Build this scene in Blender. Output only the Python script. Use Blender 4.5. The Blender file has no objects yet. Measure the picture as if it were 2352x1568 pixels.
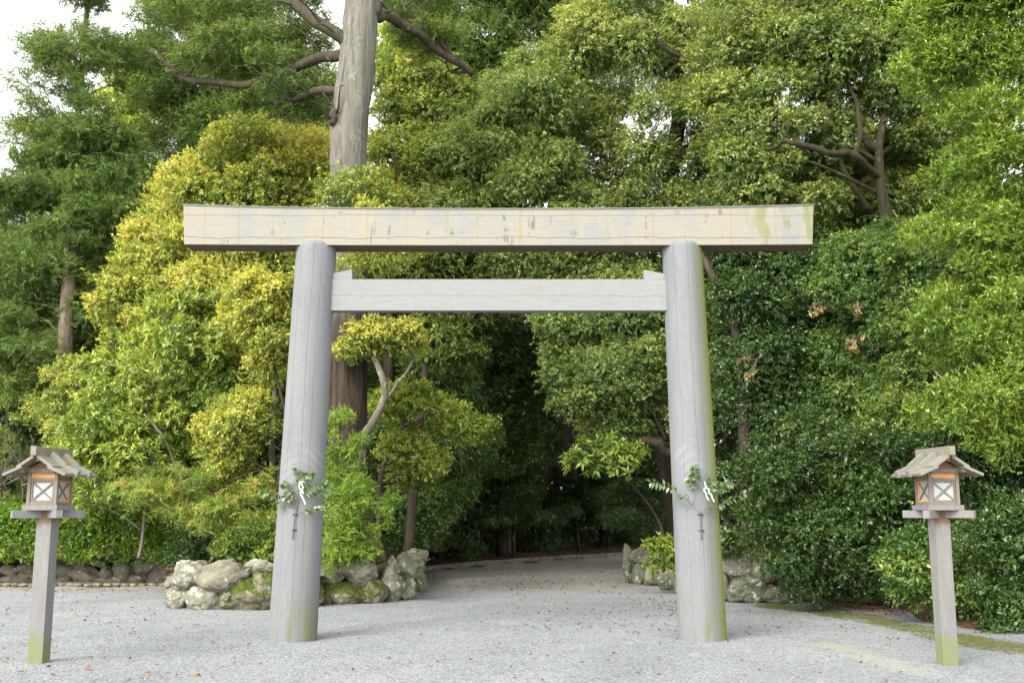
import bpy, bmesh, math, random
import numpy as np
from mathutils import Vector, noise as mnoise

random.seed(7)
RNG = np.random.default_rng(11)
SC = bpy.context.scene
COL = SC.collection
R = math.radians

# ------------------------------------------------------------------ camera geometry
# pixel coordinates "u, v" below are in a 2352 px wide copy of the photograph
EYE = 1.6
FPX = 2446.0
PITCH = R(8.96)
CP, SP = math.cos(PITCH), math.sin(PITCH)


def at(u, v, Y):
    """world point seen at u, v standing Y metres in front of the camera"""
    a, b = (u - 1176.0) / FPX, (784.0 - v) / FPX
    d = (a, CP - b * SP, SP + b * CP)
    s = Y / d[1]
    return np.array((d[0] * s, Y, EYE + d[2] * s))


def on_ground(u, v, z=0.0):
    a, b = (u - 1176.0) / FPX, (784.0 - v) / FPX
    d = (a, CP - b * SP, SP + b * CP)
    s = (z - EYE) / d[2]
    return np.array((d[0] * s, d[1] * s, z))


# ------------------------------------------------------------------ object helpers
def link(o, parent=None):
    COL.objects.link(o)
    if parent is not None:
        o.parent = parent
    return o


def mesh_obj(name, V, F, mat=None, parent=None, smooth=False, attr=None):
    """V (n,3); F list of faces, or an (m,k) array of equal sized faces"""
    me = bpy.data.meshes.new(name)
    V = np.asarray(V, dtype=np.float32)
    if isinstance(F, np.ndarray):
        m, k = F.shape
        me.vertices.add(len(V))
        me.vertices.foreach_set('co', V.ravel())
        me.loops.add(m * k)
        me.loops.foreach_set('vertex_index', F.astype(np.int32).ravel())
        me.polygons.add(m)
        me.polygons.foreach_set('loop_start', np.arange(0, m * k, k, dtype=np.int32))
        me.polygons.foreach_set('loop_total', np.full(m, k, dtype=np.int32))
        me.update(calc_edges=True)
    else:
        me.from_pydata([tuple(map(float, v)) for v in V], [], [tuple(int(i) for i in f) for f in F])
        me.update()
    if smooth:
        me.polygons.foreach_set('use_smooth', np.ones(len(me.polygons), dtype=bool))
    if attr:
        for k, arr in attr.items():
            a = me.attributes.new(k, 'FLOAT', 'POINT')
            a.data.foreach_set('value', np.asarray(arr, dtype=np.float32))
    if mat is not None:
        me.materials.append(mat)
    o = bpy.data.objects.new(name, me)
    return link(o, parent)


def tag(o, label=None, cat=None, group=None, kind=None):
    if label:
        o['label'] = label
    if cat:
        o['category'] = cat
    if group:
        o['group'] = group
    if kind:
        o['kind'] = kind
    return o


def thing(name, label, cat, loc=(0, 0, 0), rz=0.0, group=None):
    o = bpy.data.objects.new(name, None)
    o.empty_display_size = 0.2
    o.location = loc
    o.rotation_euler = (0, 0, rz)
    link(o)
    return tag(o, label, cat, group)


def kids(o):
    return [c for c in COL.objects if c.parent == o]


def copy_tree(o, parent=None):
    ch = kids(o)
    c = o.copy()
    COL.objects.link(c)
    c.parent = parent
    for k in ch:
        copy_tree(k, c)
    return c


class MB:
    """collects boxes, prisms and tubes into one mesh"""

    def __init__(s):
        s.V, s.F = [], []

    def add(s, V, F):
        n = len(s.V)
        s.V += [tuple(map(float, v)) for v in V]
        s.F += [tuple(int(i) + n for i in f) for f in F]
        return s

    def box(s, c, d, rz=0.0, ry=0.0):
        x, y, z = d[0] / 2, d[1] / 2, d[2] / 2
        P = [(-x, -y, -z), (x, -y, -z), (x, y, -z), (-x, y, -z), (-x, -y, z), (x, -y, z), (x, y, z), (-x, y, z)]
        out = []
        for p in P:
            a = (p[0] * math.cos(ry) + p[2] * math.sin(ry), p[1], -p[0] * math.sin(ry) + p[2] * math.cos(ry))
            b = (a[0] * math.cos(rz) - a[1] * math.sin(rz), a[0] * math.sin(rz) + a[1] * math.cos(rz), a[2])
            out.append((b[0] + c[0], b[1] + c[1], b[2] + c[2]))
        return s.add(out, [(0, 3, 2, 1), (4, 5, 6, 7), (0, 1, 5, 4), (1, 2, 6, 5), (2, 3, 7, 6), (3, 0, 4, 7)])

    def prism(s, poly, axis, a, b):
        """poly in the two other axes, pushed from a to b along axis ('x','y','z')"""
        n = len(poly)
        V = []
        for t in (a, b):
            for p in poly:
                V.append({'x': (t, p[0], p[1]), 'y': (p[0], t, p[1]), 'z': (p[0], p[1], t)}[axis])
        F = [tuple(range(n - 1, -1, -1)), tuple(range(n, 2 * n))]
        F += [(i, (i + 1) % n, n + (i + 1) % n, n + i) for i in range(n)]
        return s.add(V, F)

    def tube(s, pts, rad, seg=8, rough=0.0, caps=True):
        V, F = tube(pts, rad, seg, rough, caps)
        return s.add(V, F)

    def build(s, name, mat, parent=None, smooth=False, bevel=0.0):
        o = mesh_obj(name, s.V, s.F, mat, parent, smooth)
        if bevel:
            bm = bmesh.new()
            bm.from_mesh(o.data)
            bmesh.ops.recalc_face_normals(bm, faces=bm.faces)
            bmesh.ops.bevel(bm, geom=list(bm.edges), offset=bevel, segments=2, affect='EDGES', profile=0.6)
            bm.to_mesh(o.data)
            bm.free()
        else:
            bm = bmesh.new()
            bm.from_mesh(o.data)
            bmesh.ops.recalc_face_normals(bm, faces=bm.faces)
            bm.to_mesh(o.data)
            bm.free()
        return o


def spline(pts, n):
    """Catmull-Rom through pts"""
    P = [np.asarray(p, float) for p in pts]
    if len(P) < 3:
        return [P[0] + (P[-1] - P[0]) * t for t in np.linspace(0, 1, n)]
    P = [2 * P[0] - P[1]] + P + [2 * P[-1] - P[-2]]
    out, m = [], len(P) - 3
    for t in np.linspace(0, m - 1e-6, n):
        i = int(t)
        f = t - i
        a, b, c, d = P[i:i + 4]
        out.append(0.5 * ((2 * b) + (c - a) * f + (2 * a - 5 * b + 4 * c - d) * f * f + (3 * b - a - 3 * c + d) * f ** 3))
    return out


def tube(pts, rad, seg=8, rough=0.0, caps=True):
    P = np.asarray(pts, float)
    n = len(P)
    rad = np.broadcast_to(np.asarray(rad, float), (n,)) if np.ndim(rad) == 0 or len(np.atleast_1d(rad)) == n else \
        np.interp(np.linspace(0, 1, n), np.linspace(0, 1, len(rad)), rad)
    T = np.gradient(P, axis=0)
    T /= np.linalg.norm(T, axis=1)[:, None] + 1e-9
    ref = np.array((0.31, 0.95, 0.05)) if abs(T[0][2]) > 0.6 else np.array((0, 0, 1.0))
    A = np.cross(T, ref)
    A /= np.linalg.norm(A, axis=1)[:, None] + 1e-9
    B = np.cross(T, A)
    ang = np.linspace(0, 2 * math.pi, seg, endpoint=False)
    V = np.zeros((n, seg, 3))
    for i, t in enumerate(ang):
        rr = rad * (1 + (rough * RNG.normal(size=n) if rough else 0))
        V[:, i] = P + (A * math.cos(t) + B * math.sin(t)) * rr[:, None]
    F = []
    for i in range(n - 1):
        for j in range(seg):
            k = (j + 1) % seg
            F.append((i * seg + j, i * seg + k, (i + 1) * seg + k, (i + 1) * seg + j))
    V = V.reshape(-1, 3)
    if caps:
        F.append(tuple(range(seg - 1, -1, -1)))
        F.append(tuple((n - 1) * seg + j for j in range(seg)))
    return V, F


# ------------------------------------------------------------------ materials
YG = 13.75
RB, RT = 0.302, 0.262


def solve_pillar(ub, ut, Yc, rb, rt):
    b = at(ub, 1468, Yc - rb)
    t = at(ut, 562, Yc - rt)
    return np.array((b[0] * Yc / (Yc - rb), Yc, 0)), np.array((t[0] * Yc / (Yc - rt), Yc, t[2]))


pl0, pl1 = solve_pillar(672, 727, YG, RB, RT)
pr0, pr1 = solve_pillar(1614, 1566, YG, RB, RT)
PILLAR_LEAN = {'pillar': float((pl1 - pl0)[0] / pl1[2]), 'pillar_mossy': float((pr1 - pr0)[0] / pr1[2])}


class Nodes:
    def __init__(s, name):
        s.m = bpy.data.materials.new(name)
        s.m.use_nodes = True
        s.t = s.m.node_tree
        s.t.nodes.clear()
        s.out = s.t.nodes.new('ShaderNodeOutputMaterial')
        s._co = None

    def n(s, typ, inp=None, **props):
        nd = s.t.nodes.new('ShaderNode' + typ)
        for k, v in props.items():
            setattr(nd, k, v)
        for k, v in (inp or {}).items():
            s.set(nd.inputs[k], v)
        return nd

    def set(s, sock, v):
        if isinstance(v, bpy.types.NodeSocket):
            s.t.links.new(v, sock)
        elif isinstance(v, bpy.types.Node):
            s.t.links.new(v.outputs[0], sock)
        else:
            if sock.type == 'RGBA' and len(v) == 3:
                v = (*v, 1.0)
            sock.default_value = v

    def co(s):
        if s._co is None:
            s._co = s.n('TexCoord').outputs['Object']
        return s._co

    def xyz(s):
        return s.n('SeparateXYZ', {0: s.co()}).outputs

    def mapped(s, scale, loc=(0, 0, 0)):
        return s.n('Mapping', {'Vector': s.co(), 'Scale': scale, 'Location': loc}).outputs[0]

    def noise(s, vec, scale, detail=4.0, rough=0.55, dist=0.0):
        return s.n('TexNoise', {'Vector': vec, 'Scale': scale, 'Detail': detail, 'Roughness': rough, 'Distortion': dist}).outputs[0]

    def ramp(s, fac, stops, interp='LINEAR'):
        r = s.n('ValToRGB', {0: fac})
        cr = r.color_ramp
        cr.interpolation = interp
        while len(cr.elements) < len(stops):
            cr.elements.new(0.5)
        for e, (p, c) in zip(cr.elements, stops):
            e.position = p
            e.color = (c, c, c, 1) if np.isscalar(c) else (*c, 1)
        return r.outputs[0]

    def mix(s, fac, a, b, mode='MIX'):
        r = s.n('MixRGB', blend_type=mode)
        s.set(r.inputs[0], fac)
        s.set(r.inputs[1], a)
        s.set(r.inputs[2], b)
        return r.outputs[0]

    def math(s, op, a, b=0.0, c=None, clamp=False):
        r = s.n('Math', operation=op, use_clamp=clamp)
        s.set(r.inputs[0], a)
        s.set(r.inputs[1], b)
        if c is not None:
            s.set(r.inputs[2], c)
        return r.outputs[0]

    def step(s, x, a, b):
        """0 below a, 1 above b (a>b reverses)"""
        r = s.n('MapRange', {0: x, 1: a, 2: b, 3: 0.0, 4: 1.0}, interpolation_type='SMOOTHSTEP', clamp=True)
        return r.outputs[0]

    def line(s, x, centre, w):
        """1 on a thin line |x-centre| < w"""
        return s.math('LESS_THAN', s.math('ABSOLUTE', s.math('SUBTRACT', x, centre)), w)

    def principled(s, color, rough=0.7, spec=0.3, bump=None, bump_str=0.4, bump_dist=0.01, normal=None):
        p = s.n('BsdfPrincipled')
        s.set(p.inputs['Base Color'], color)
        s.set(p.inputs['Roughness'], rough)
        s.set(p.inputs['Specular IOR Level'], spec)
        if bump is not None:
            b = s.n('Bump', {'Strength': bump_str, 'Distance': bump_dist, 'Height': bump})
            s.set(p.inputs['Normal'], b)
        return p

    def done(s, shader):
        s.set(s.out.inputs[0], shader)
        return s.m


def leaf_mat(name, stops, rough=0.42, trans=0.43, tboost=1.25, spec=0.45):
    g = Nodes(name)
    t = g.n('Attribute', attribute_name='tint').outputs['Fac']
    c = g.ramp(t, [(p_, tuple(min(0.62, 1.42 * x) for x in col)) for p_, col in stops])
    p = g.principled(c, rough, spec)
    tc = g.mix(1.0, c, (1.25 * tboost, 1.15 * tboost, 0.55 * tboost), 'MULTIPLY')
    tr = g.n('BsdfTranslucent', {0: tc})
    mx = g.n('MixShader', {0: trans})
    g.set(mx.inputs[1], p.outputs[0])
    g.set(mx.inputs[2], tr.outputs[0])
    return g.done(mx)


def bark_mat(name, dark, light, lichen=None, ridge=14.0, lich_amt=0.55, green=None):
    g = Nodes(name)
    v = g.mapped((1, 1, 0.09))
    n1 = g.noise(v, ridge, 5, 0.65, 0.6)
    n2 = g.noise(g.co(), 2.3, 5, 0.6)
    c = g.ramp(n1, [(0.33, dark), (0.62, light)])
    c = g.mix(g.step(n2, 0.35, 0.75), c, tuple(0.65 * x for x in light))
    if lichen:
        n3 = g.noise(g.co(), 5.5, 5, 0.65)
        c = g.mix(g.step(n3, lich_amt, lich_amt + 0.08), c, lichen)
    if green:
        n4 = g.noise(g.co(), 1.4, 4, 0.6)
        c = g.mix(g.math('MULTIPLY', g.step(n4, 0.45, 0.7), 0.6), c, green)
    c = g.mix(1.0, c, (0.72, 0.72, 0.72), 'MULTIPLY')
    return g.done(g.principled(c, 0.88, 0.15, n1, 0.8, 0.03))


def cedar_trunk_mat():
    g = Nodes('great_cedar_bark')
    X, Y, Z = g.xyz()
    v = g.mapped((1, 1, 0.05))
    n1 = g.noise(v, 13, 6, 0.68, 0.4)
    n2 = g.noise(g.co(), 2.6, 5, 0.65)
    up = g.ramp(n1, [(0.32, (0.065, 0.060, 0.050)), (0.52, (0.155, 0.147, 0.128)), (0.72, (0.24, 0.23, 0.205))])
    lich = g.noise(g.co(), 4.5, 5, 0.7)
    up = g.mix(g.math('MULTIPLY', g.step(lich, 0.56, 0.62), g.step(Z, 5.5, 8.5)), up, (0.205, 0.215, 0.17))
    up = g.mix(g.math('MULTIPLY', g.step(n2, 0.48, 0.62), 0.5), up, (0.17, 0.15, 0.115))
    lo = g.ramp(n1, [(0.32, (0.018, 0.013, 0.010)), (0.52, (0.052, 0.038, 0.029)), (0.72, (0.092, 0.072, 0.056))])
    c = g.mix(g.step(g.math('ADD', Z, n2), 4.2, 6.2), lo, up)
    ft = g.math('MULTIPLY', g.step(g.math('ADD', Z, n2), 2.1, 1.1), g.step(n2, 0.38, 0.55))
    c = g.mix(g.math('MULTIPLY', ft, 0.8), c, (0.12, 0.12, 0.035))
    c = g.mix(1.0, c, (0.80, 0.81, 0.80), 'MULTIPLY')
    return g.done(g.principled(c, 0.9, 0.12, n1, 0.9, 0.05))


def wood_mat(name, kind):
    """weathered silver cypress; kind: pillar, pillar_mossy, lintel, tie, lantern"""
    g = Nodes(name)
    X, Y, Z = g.xyz()
    if kind in ('lintel', 'tie'):
        gr = g.mapped((0.35, 9, 9))
    else:
        gr = g.mapped((9, 9, 0.35))
    grain = g.noise(gr, 9.0, 6, 0.7, 0.3)
    big = g.noise(g.co(), 1.1, 4, 0.55)
    fine = g.noise(g.co(), 28, 3, 0.6)
    if kind == 'lintel':
        base = g.ramp(grain, [(0.3, (0.45, 0.425, 0.35)), (0.55, (0.52, 0.495, 0.42)), (0.8, (0.56, 0.54, 0.465))])
        grey = g.ramp(grain, [(0.3, (0.40, 0.405, 0.41)), (0.7, (0.46, 0.47, 0.475))])
        base = g.mix(g.math('MULTIPLY', g.step(big, 0.46, 0.64), 0.75), base, grey)
        sv = g.mapped((1, 0.2, 0.10))
        st = g.noise(sv, 7.5, 4, 0.65)
        base = g.mix(g.math('MULTIPLY', g.step(st, 0.48, 0.64), 0.5), base, (0.55, 0.49, 0.37))
        st2 = g.noise(g.mapped((1, 0.2, 0.16), (7, 3, 1)), 11.0, 4, 0.6)
        dk = g.math('MULTIPLY', g.step(st2, 0.55, 0.66), g.step(g.noise(g.mapped((1, 1, 2.2), (3, 1, 0)), 2.4, 3), 0.5, 0.62))
        base = g.mix(g.math('MULTIPLY', dk, 0.85), base, (0.22, 0.225, 0.24))
        # joint drips of the shingled cap, every half metre
        per = g.math('ABSOLUTE', g.math('SUBTRACT', g.math('FRACT', g.math('ADD', g.math('MULTIPLY', X, 1.87), g.math('MULTIPLY', g.noise(g.mapped((1, 0, 0), (2, 0, 0)), 0.8, 2), 1.6))), 0.5))
        drip = g.math('MULTIPLY', g.step(per, 0.035, 0.008), g.step(g.noise(g.mapped((2, 0.1, 1.2)), 3.0, 3), 0.25, 0.6))
        drip = g.math('MULTIPLY', drip, 0.62)
        base = g.mix(drip, base, (0.50, 0.39, 0.23))
        z1 = g.math('ADD', Z, g.math('MULTIPLY', g.noise(g.mapped((1, 0, 0)), 1.3, 3), 0.11))
        base = g.mix(g.math('MULTIPLY', g.line(z1, 5.165, 0.004), 0.8), base, (0.10, 0.09, 0.08))
        z2 = g.math('ADD', Z, g.math('MULTIPLY', g.noise(g.mapped((1, 0, 0), (9, 0, 0)), 0.9, 3), 0.07))
        base = g.mix(g.math('MULTIPLY', g.line(z2, 5.445, 0.0032), 0.75), base, (0.13, 0.11, 0.09))
        al = g.math('MULTIPLY', g.step(X, 3.1, 3.55), g.step(g.noise(g.mapped((1, 1, 0.25), (2, 5, 0)), 6.5, 4, 0.6), 0.50, 0.64))
        base = g.mix(g.math('MULTIPLY', al, 0.6), base, (0.30, 0.31, 0.05))
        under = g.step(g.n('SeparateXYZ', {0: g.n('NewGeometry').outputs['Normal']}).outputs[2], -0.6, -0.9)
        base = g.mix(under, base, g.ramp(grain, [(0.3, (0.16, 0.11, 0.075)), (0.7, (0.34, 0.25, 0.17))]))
    elif kind == 'tie':
        base = g.ramp(grain, [(0.3, (0.38, 0.385, 0.385)), (0.7, (0.50, 0.51, 0.515))])
        st = g.noise(g.mapped((1, 0.2, 0.12)), 5.0, 4, 0.6)
        base = g.mix(g.math('MULTIPLY', g.step(st, 0.58, 0.72), 0.5), base, (0.47, 0.41, 0.32))
        z1 = g.math('ADD', Z, g.math('MULTIPLY', g.noise(g.mapped((1, 0, 0)), 0.8, 3), 0.09))
        base = g.mix(g.math('MULTIPLY', g.line(z1, 4.405, 0.003), 0.6), base, (0.14, 0.14, 0.14))
    elif kind.startswith('pillar'):
        lean = PILLAR_LEAN[kind]
        X = g.math('SUBTRACT', X, g.math('MULTIPLY', Z, lean))
        base = g.ramp(grain, [(0.25, (0.34, 0.345, 0.35)), (0.5, (0.42, 0.43, 0.435)), (0.78, (0.47, 0.48, 0.48))])
        lil = g.noise(g.mapped((3.2, 3.2, 0.5)), 1.6, 4)
        base = g.mix(g.math('MULTIPLY', g.step(lil, 0.5, 0.68), 0.5), base, (0.34, 0.345, 0.38))
        buff = g.noise(g.mapped((5, 5, 0.12), (4, 2, 0)), 1.9, 3)
        base = g.mix(g.math('MULTIPLY', g.step(buff, 0.57, 0.66), 0.65), base, (0.52, 0.46, 0.37))
        # cathedral grain arcs around breast height
        wob = g.math('ADD', Z, g.math('MULTIPLY', g.math('MULTIPLY', X, X), 3.2))
        arc = g.n('TexWave', {'Vector': g.n('CombineXYZ', {2: wob}).outputs[0], 'Scale': 2.6 if kind == 'pillar' else 2.1, 'Distortion': 3.0, 'Detail': 3.0, 'Detail Scale': 0.7},
                  wave_type='BANDS', bands_direction='Z').outputs[1]
        zone = g.math('MULTIPLY', g.step(Z, 1.80, 2.05), g.step(wob, 2.55, 2.45))
        base = g.mix(g.math('MULTIPLY', g.math('MULTIPLY', arc, g.math('MULTIPLY', zone, g.step(g.noise(g.co(), 2.5, 3), 0.45, 0.7))), 0.42), base, (0.66, 0.66, 0.64))
        for off, w in ((0.02, 0.0035), (-0.15, 0.0025), (0.12, 0.003)):
            xc = g.math('ADD', X, g.math('MULTIPLY', g.noise(g.mapped((0, 0, 1), (off * 50, 0, 0)), 0.7, 4), 0.07))
            base = g.mix(g.math('MULTIPLY', g.line(xc, off + 0.035, w), 0.45), base, (0.10, 0.10, 0.11))
        foot = g.math('MULTIPLY', g.step(Z, 0.75, 0.02), g.step(g.noise(g.mapped((1, 1, 0.25)), 5.5, 4), 0.40, 0.62))
        base = g.mix(g.math('MULTIPLY', foot, 0.75), base, (0.34, 0.36, 0.17))
        if kind == 'pillar_mossy':
            side = g.step(g.math('ADD', g.math('ADD', X, g.math('MULTIPLY', Z, 0.006)), g.math('MULTIPLY', g.math('SUBTRACT', g.noise(g.mapped((1, 1, 0.1)), 3.0, 3), 0.5), 0.10)), 0.05, 0.12)
            base = g.mix(g.math('MULTIPLY', side, 0.5), base, (0.34, 0.35, 0.25))
            side2 = g.step(g.math('ADD', g.math('ADD', X, g.math('MULTIPLY', Z, 0.006)), g.math('MULTIPLY', g.math('SUBTRACT', g.noise(g.mapped((1, 1, 0.08), (3, 0, 0)), 3.0, 3), 0.5), 0.08)), 0.185, 0.225)
            base = g.mix(g.math('MULTIPLY', side2, 0.85), base, (0.42, 0.46, 0.10))
    else:
        base = g.ramp(grain, [(0.3, (0.30, 0.295, 0.29)), (0.7, (0.47, 0.47, 0.465))])
        buff = g.noise(g.mapped((4, 4, 0.5), (4, 2, 0)), 1.5, 3)
        base = g.mix(g.math('MULTIPLY', g.step(buff, 0.5, 0.66), 0.5), base, (0.34, 0.34, 0.41))
        if kind == 'lantern':
            foot = g.step(g.math('ADD', Z, g.math('MULTIPLY', g.noise(g.mapped((2, 2, 0.6)), 4.0, 3), 0.3)), 0.52, 0.36)
            base = g.mix(g.math('MULTIPLY', foot, 0.8), base, (0.33, 0.39, 0.17))
            head_brown = g.step(g.math('ADD', Z, g.math('MULTIPLY', g.noise(g.mapped((3, 3, 0.3)), 9.0, 3), 0.30)), 1.57, 1.66)  # post turns reddish brown towards its head
            base = g.mix(g.math('MULTIPLY', head_brown, 0.8), base, (0.26, 0.13, 0.06))
        if kind == 'boxwood':
            base = g.mix(0.5, base, g.ramp(grain, [(0.3, (0.27, 0.19, 0.12)), (0.7, (0.45, 0.35, 0.24))]))
        if kind == 'roofwood':
            base = g.mix(0.35, base, (0.46, 0.44, 0.33))
            gr2 = g.noise(g.co(), 7, 4)
            base = g.mix(g.math('MULTIPLY', g.step(gr2, 0.52, 0.68), 0.7), base, (0.38, 0.38, 0.15))
    base = g.mix(0.35, base, g.ramp(fine, [(0.3, 0.82), (0.7, 1.12)]), 'MULTIPLY')
    base = g.mix(1.0, base, (0.355, 0.366, 0.378) if kind.startswith('pillar') else ((0.425, 0.43, 0.428) if kind in ('lintel', 'tie') else (0.40, 0.395, 0.385)), 'MULTIPLY')  # pillar tint is darker and bluer: their weaker sky light painted into the wood
    return g.done(g.principled(base, 0.78, 0.2, grain, 0.25, 0.006))


def plain_wood(name, a, b):
    g = Nodes(name)
    gr = g.noise(g.mapped((2.5, 2.5, 18)), 5, 5, 0.6, 0.4)
    return g.done(g.principled(g.ramp(gr, [(0.3, a), (0.7, b)]), 0.65, 0.25, gr, 0.2, 0.004))


def rock_mat(name, moss, lichen, tone):
    g = Nodes(name)
    oi = g.n('ObjectInfo').outputs['Random']
    vec = g.n('VectorMath', {0: g.co(), 1: g.n('CombineXYZ', {0: g.math('MULTIPLY', oi, 37.0), 1: g.math('MULTIPLY', oi, 11.0)})}, operation='ADD').outputs[0]
    n1 = g.noise(vec, 4.5, 7, 0.68, 0.5)
    n2 = g.noise(vec, 17, 5, 0.7)
    c = g.ramp(n1, [(0.30, tuple(0.42 * t for t in tone)), (0.5, tone), (0.72, tuple(1.55 * t for t in tone))])
    c = g.mix(g.step(n2, 0.52, 0.75), c, tuple(0.55 * t for t in tone))
    n3 = g.noise(vec, 7.5, 6, 0.75)
    c = g.mix(g.math('MULTIPLY', g.step(n3, 0.66 - 0.12 * lichen, 0.70 - 0.12 * lichen), 0.85), c, (0.47, 0.48, 0.42))
    nz = g.n('SeparateXYZ', {0: g.n('NewGeometry').outputs['Normal']}).outputs[2]
    n4 = g.noise(vec, 3.2, 6, 0.7)
    mm = g.math('ADD', g.math('MULTIPLY', nz, 0.22), n4)
    mk = g.step(mm, 0.80 - 0.42 * moss, 0.90 - 0.42 * moss)
    mossc = g.ramp(n2, [(0.3, (0.022, 0.036, 0.006)), (0.55, (0.062, 0.085, 0.010)), (0.75, (0.125, 0.145, 0.022))])
    c = g.mix(mk, c, mossc)
    c = g.mix(1.0, c, (0.80, 0.80, 0.78), 'MULTIPLY')
    h = g.math('ADD', g.math('MULTIPLY', n1, 1.0), g.math('MULTIPLY', n2, 0.35))
    return g.done(g.principled(c, 0.9, 0.2, h, 0.7, 0.05))


M = {}
M['pillar'] = wood_mat('silver_wood_pillar', 'pillar')
M['pillar_mossy'] = wood_mat('silver_wood_pillar_algae', 'pillar_mossy')
M['lintel'] = wood_mat('silver_wood_lintel', 'lintel')
M['tie'] = wood_mat('silver_wood_tie', 'tie')
M['lantern'] = wood_mat('silver_wood_lantern', 'lantern')
M['frame'] = wood_mat('silver_wood_frame', 'frame')
M['boxwood'] = wood_mat('tan_box_wood', 'boxwood')
M['roofwood'] = wood_mat('silver_wood_roof', 'roofwood')
M['fresh'] = plain_wood('sheltered_cypress', (0.36, 0.16, 0.055), (0.55, 0.29, 0.11))
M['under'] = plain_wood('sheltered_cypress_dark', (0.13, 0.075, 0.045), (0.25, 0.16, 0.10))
g = Nodes('lantern_paper')
M['paper'] = g.done(g.principled(g.ramp(g.noise(g.co(), 30, 3), [(0.3, (0.27, 0.285, 0.285)), (0.7, (0.31, 0.325, 0.325))]), 0.35, 0.5))
g = Nodes('white_paper')
M['white'] = g.done(g.principled(g.ramp(g.noise(g.co(), 20, 2), [(0.3, (0.46, 0.47, 0.47)), (0.7, (0.52, 0.53, 0.53))]), 0.6, 0.3))
g = Nodes('black_cord')
M['cord'] = g.done(g.principled(g.ramp(g.noise(g.co(), 60, 2), [(0.3, (0.012, 0.011, 0.01)), (0.7, (0.03, 0.025, 0.02))]), 0.7, 0.2))

M['bark_grey'] = bark_mat('grey_cedar_bark', (0.13, 0.115, 0.095), (0.36, 0.335, 0.29), (0.42, 0.44, 0.36), 11, 0.60)
M['bark_great'] = cedar_trunk_mat()
M['bark_limb'] = bark_mat('mossy_limb_bark', (0.025, 0.021, 0.015), (0.085, 0.072, 0.050), (0.20, 0.21, 0.16), 8, 0.60, (0.07, 0.08, 0.03))
M['bark_red'] = bark_mat('red_cedar_bark', (0.05, 0.03, 0.02), (0.17, 0.105, 0.07), None, 16, 0.6, (0.07, 0.08, 0.02))
M['bark_dark'] = bark_mat('dark_oak_bark', (0.025, 0.02, 0.015), (0.09, 0.075, 0.055), (0.13, 0.14, 0.10), 9, 0.62)
M['bark_olive'] = bark_mat('mossy_oak_bark', (0.02, 0.018, 0.010), (0.062, 0.055, 0.030), (0.10, 0.10, 0.06), 9, 0.60)
M['bark_pale'] = bark_mat('lichened_pale_bark', (0.07, 0.062, 0.045), (0.19, 0.175, 0.13), (0.30, 0.31, 0.25), 8, 0.55)
M['bark_tan'] = bark_mat('tan_cedar_bark', (0.12, 0.09, 0.065), (0.30, 0.24, 0.18), None, 13)
M['twig'] = bark_mat('grey_twig', (0.09, 0.078, 0.058), (0.24, 0.215, 0.17), None, 6)

DK = (0.014, 0.032, 0.012)
M['L_yellow'] = leaf_mat('new_yellow_leaf', [(0.0, (0.035, 0.062, 0.014)), (0.28, (0.085, 0.13, 0.026)), (0.52, (0.22, 0.25, 0.05)), (0.78, (0.40, 0.38, 0.085)), (0.92, (0.46, 0.39, 0.12)), (1.0, (0.46, 0.28, 0.11))], 0.40, 0.35)
M['L_fresh'] = leaf_mat('fresh_green_leaf', [(0.0, (0.0396, 0.0744, 0.0144)), (0.35, (0.1056, 0.1628, 0.027)), (0.65, (0.22, 0.2697, 0.0495)), (0.9, (0.3168, 0.3348, 0.063)), (1.0, (0.4576, 0.3534, 0.027))], 0.40, 0.3)
M['L_oak'] = leaf_mat('grey_green_oak_leaf', [(0.0, (0.0279, 0.0533, 0.0152)), (0.35, (0.0882, 0.1406, 0.038)), (0.62, (0.1765, 0.223, 0.0589)), (0.85, (0.3065, 0.3006, 0.0808)), (1.0, (0.3715, 0.3006, 0.0855))], 0.38, 0.28)
M['L_gloss'] = leaf_mat('dark_glossy_leaf', [(0.0, (0.0116, 0.0275, 0.0079)), (0.4, (0.0331, 0.068, 0.0158)), (0.7, (0.0646, 0.1053, 0.0269)), (0.95, (0.0994, 0.1336, 0.0277)), (1.0, (0.3312, 0.243, 0.0238))], 0.33, 0.2, 1.1, 0.55)
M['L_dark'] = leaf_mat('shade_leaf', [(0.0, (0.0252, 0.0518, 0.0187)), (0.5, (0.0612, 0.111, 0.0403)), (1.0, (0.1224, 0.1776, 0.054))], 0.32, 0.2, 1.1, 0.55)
M['L_mixed'] = leaf_mat('dull_green_gold_leaf', [(0.0, (0.0229, 0.0522, 0.0133)), (0.4, (0.0686, 0.1283, 0.0304)), (0.68, (0.1452, 0.1947, 0.0427)), (0.9, (0.2552, 0.247, 0.057)), (1.0, (0.3168, 0.2375, 0.057))], 0.36, 0.25)
M['L_lime'] = leaf_mat('lime_leaf', [(0.0, (0.072, 0.117, 0.0225)), (0.5, (0.1584, 0.2184, 0.0405)), (1.0, (0.2736, 0.2964, 0.063))], 0.5, 0.55, 1.5, 0.25)
M['L_bright'] = leaf_mat('bright_green_leaf', [(0.0, (0.0344, 0.0672, 0.0101)), (0.35, (0.0989, 0.1596, 0.0218)), (0.65, (0.1634, 0.231, 0.0336)), (0.9, (0.2408, 0.2856, 0.0504)), (1.0, (0.2924, 0.2772, 0.0588))], 0.36, 0.33, 1.25, 0.5)
M['L_hedge'] = leaf_mat('hedge_leaf', [(0.0, (0.0255, 0.0615, 0.0068)), (0.45, (0.085, 0.1558, 0.0153)), (0.8, (0.1615, 0.2378, 0.0255)), (1.0, (0.221, 0.2624, 0.0425))], 0.38, 0.3)
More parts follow.
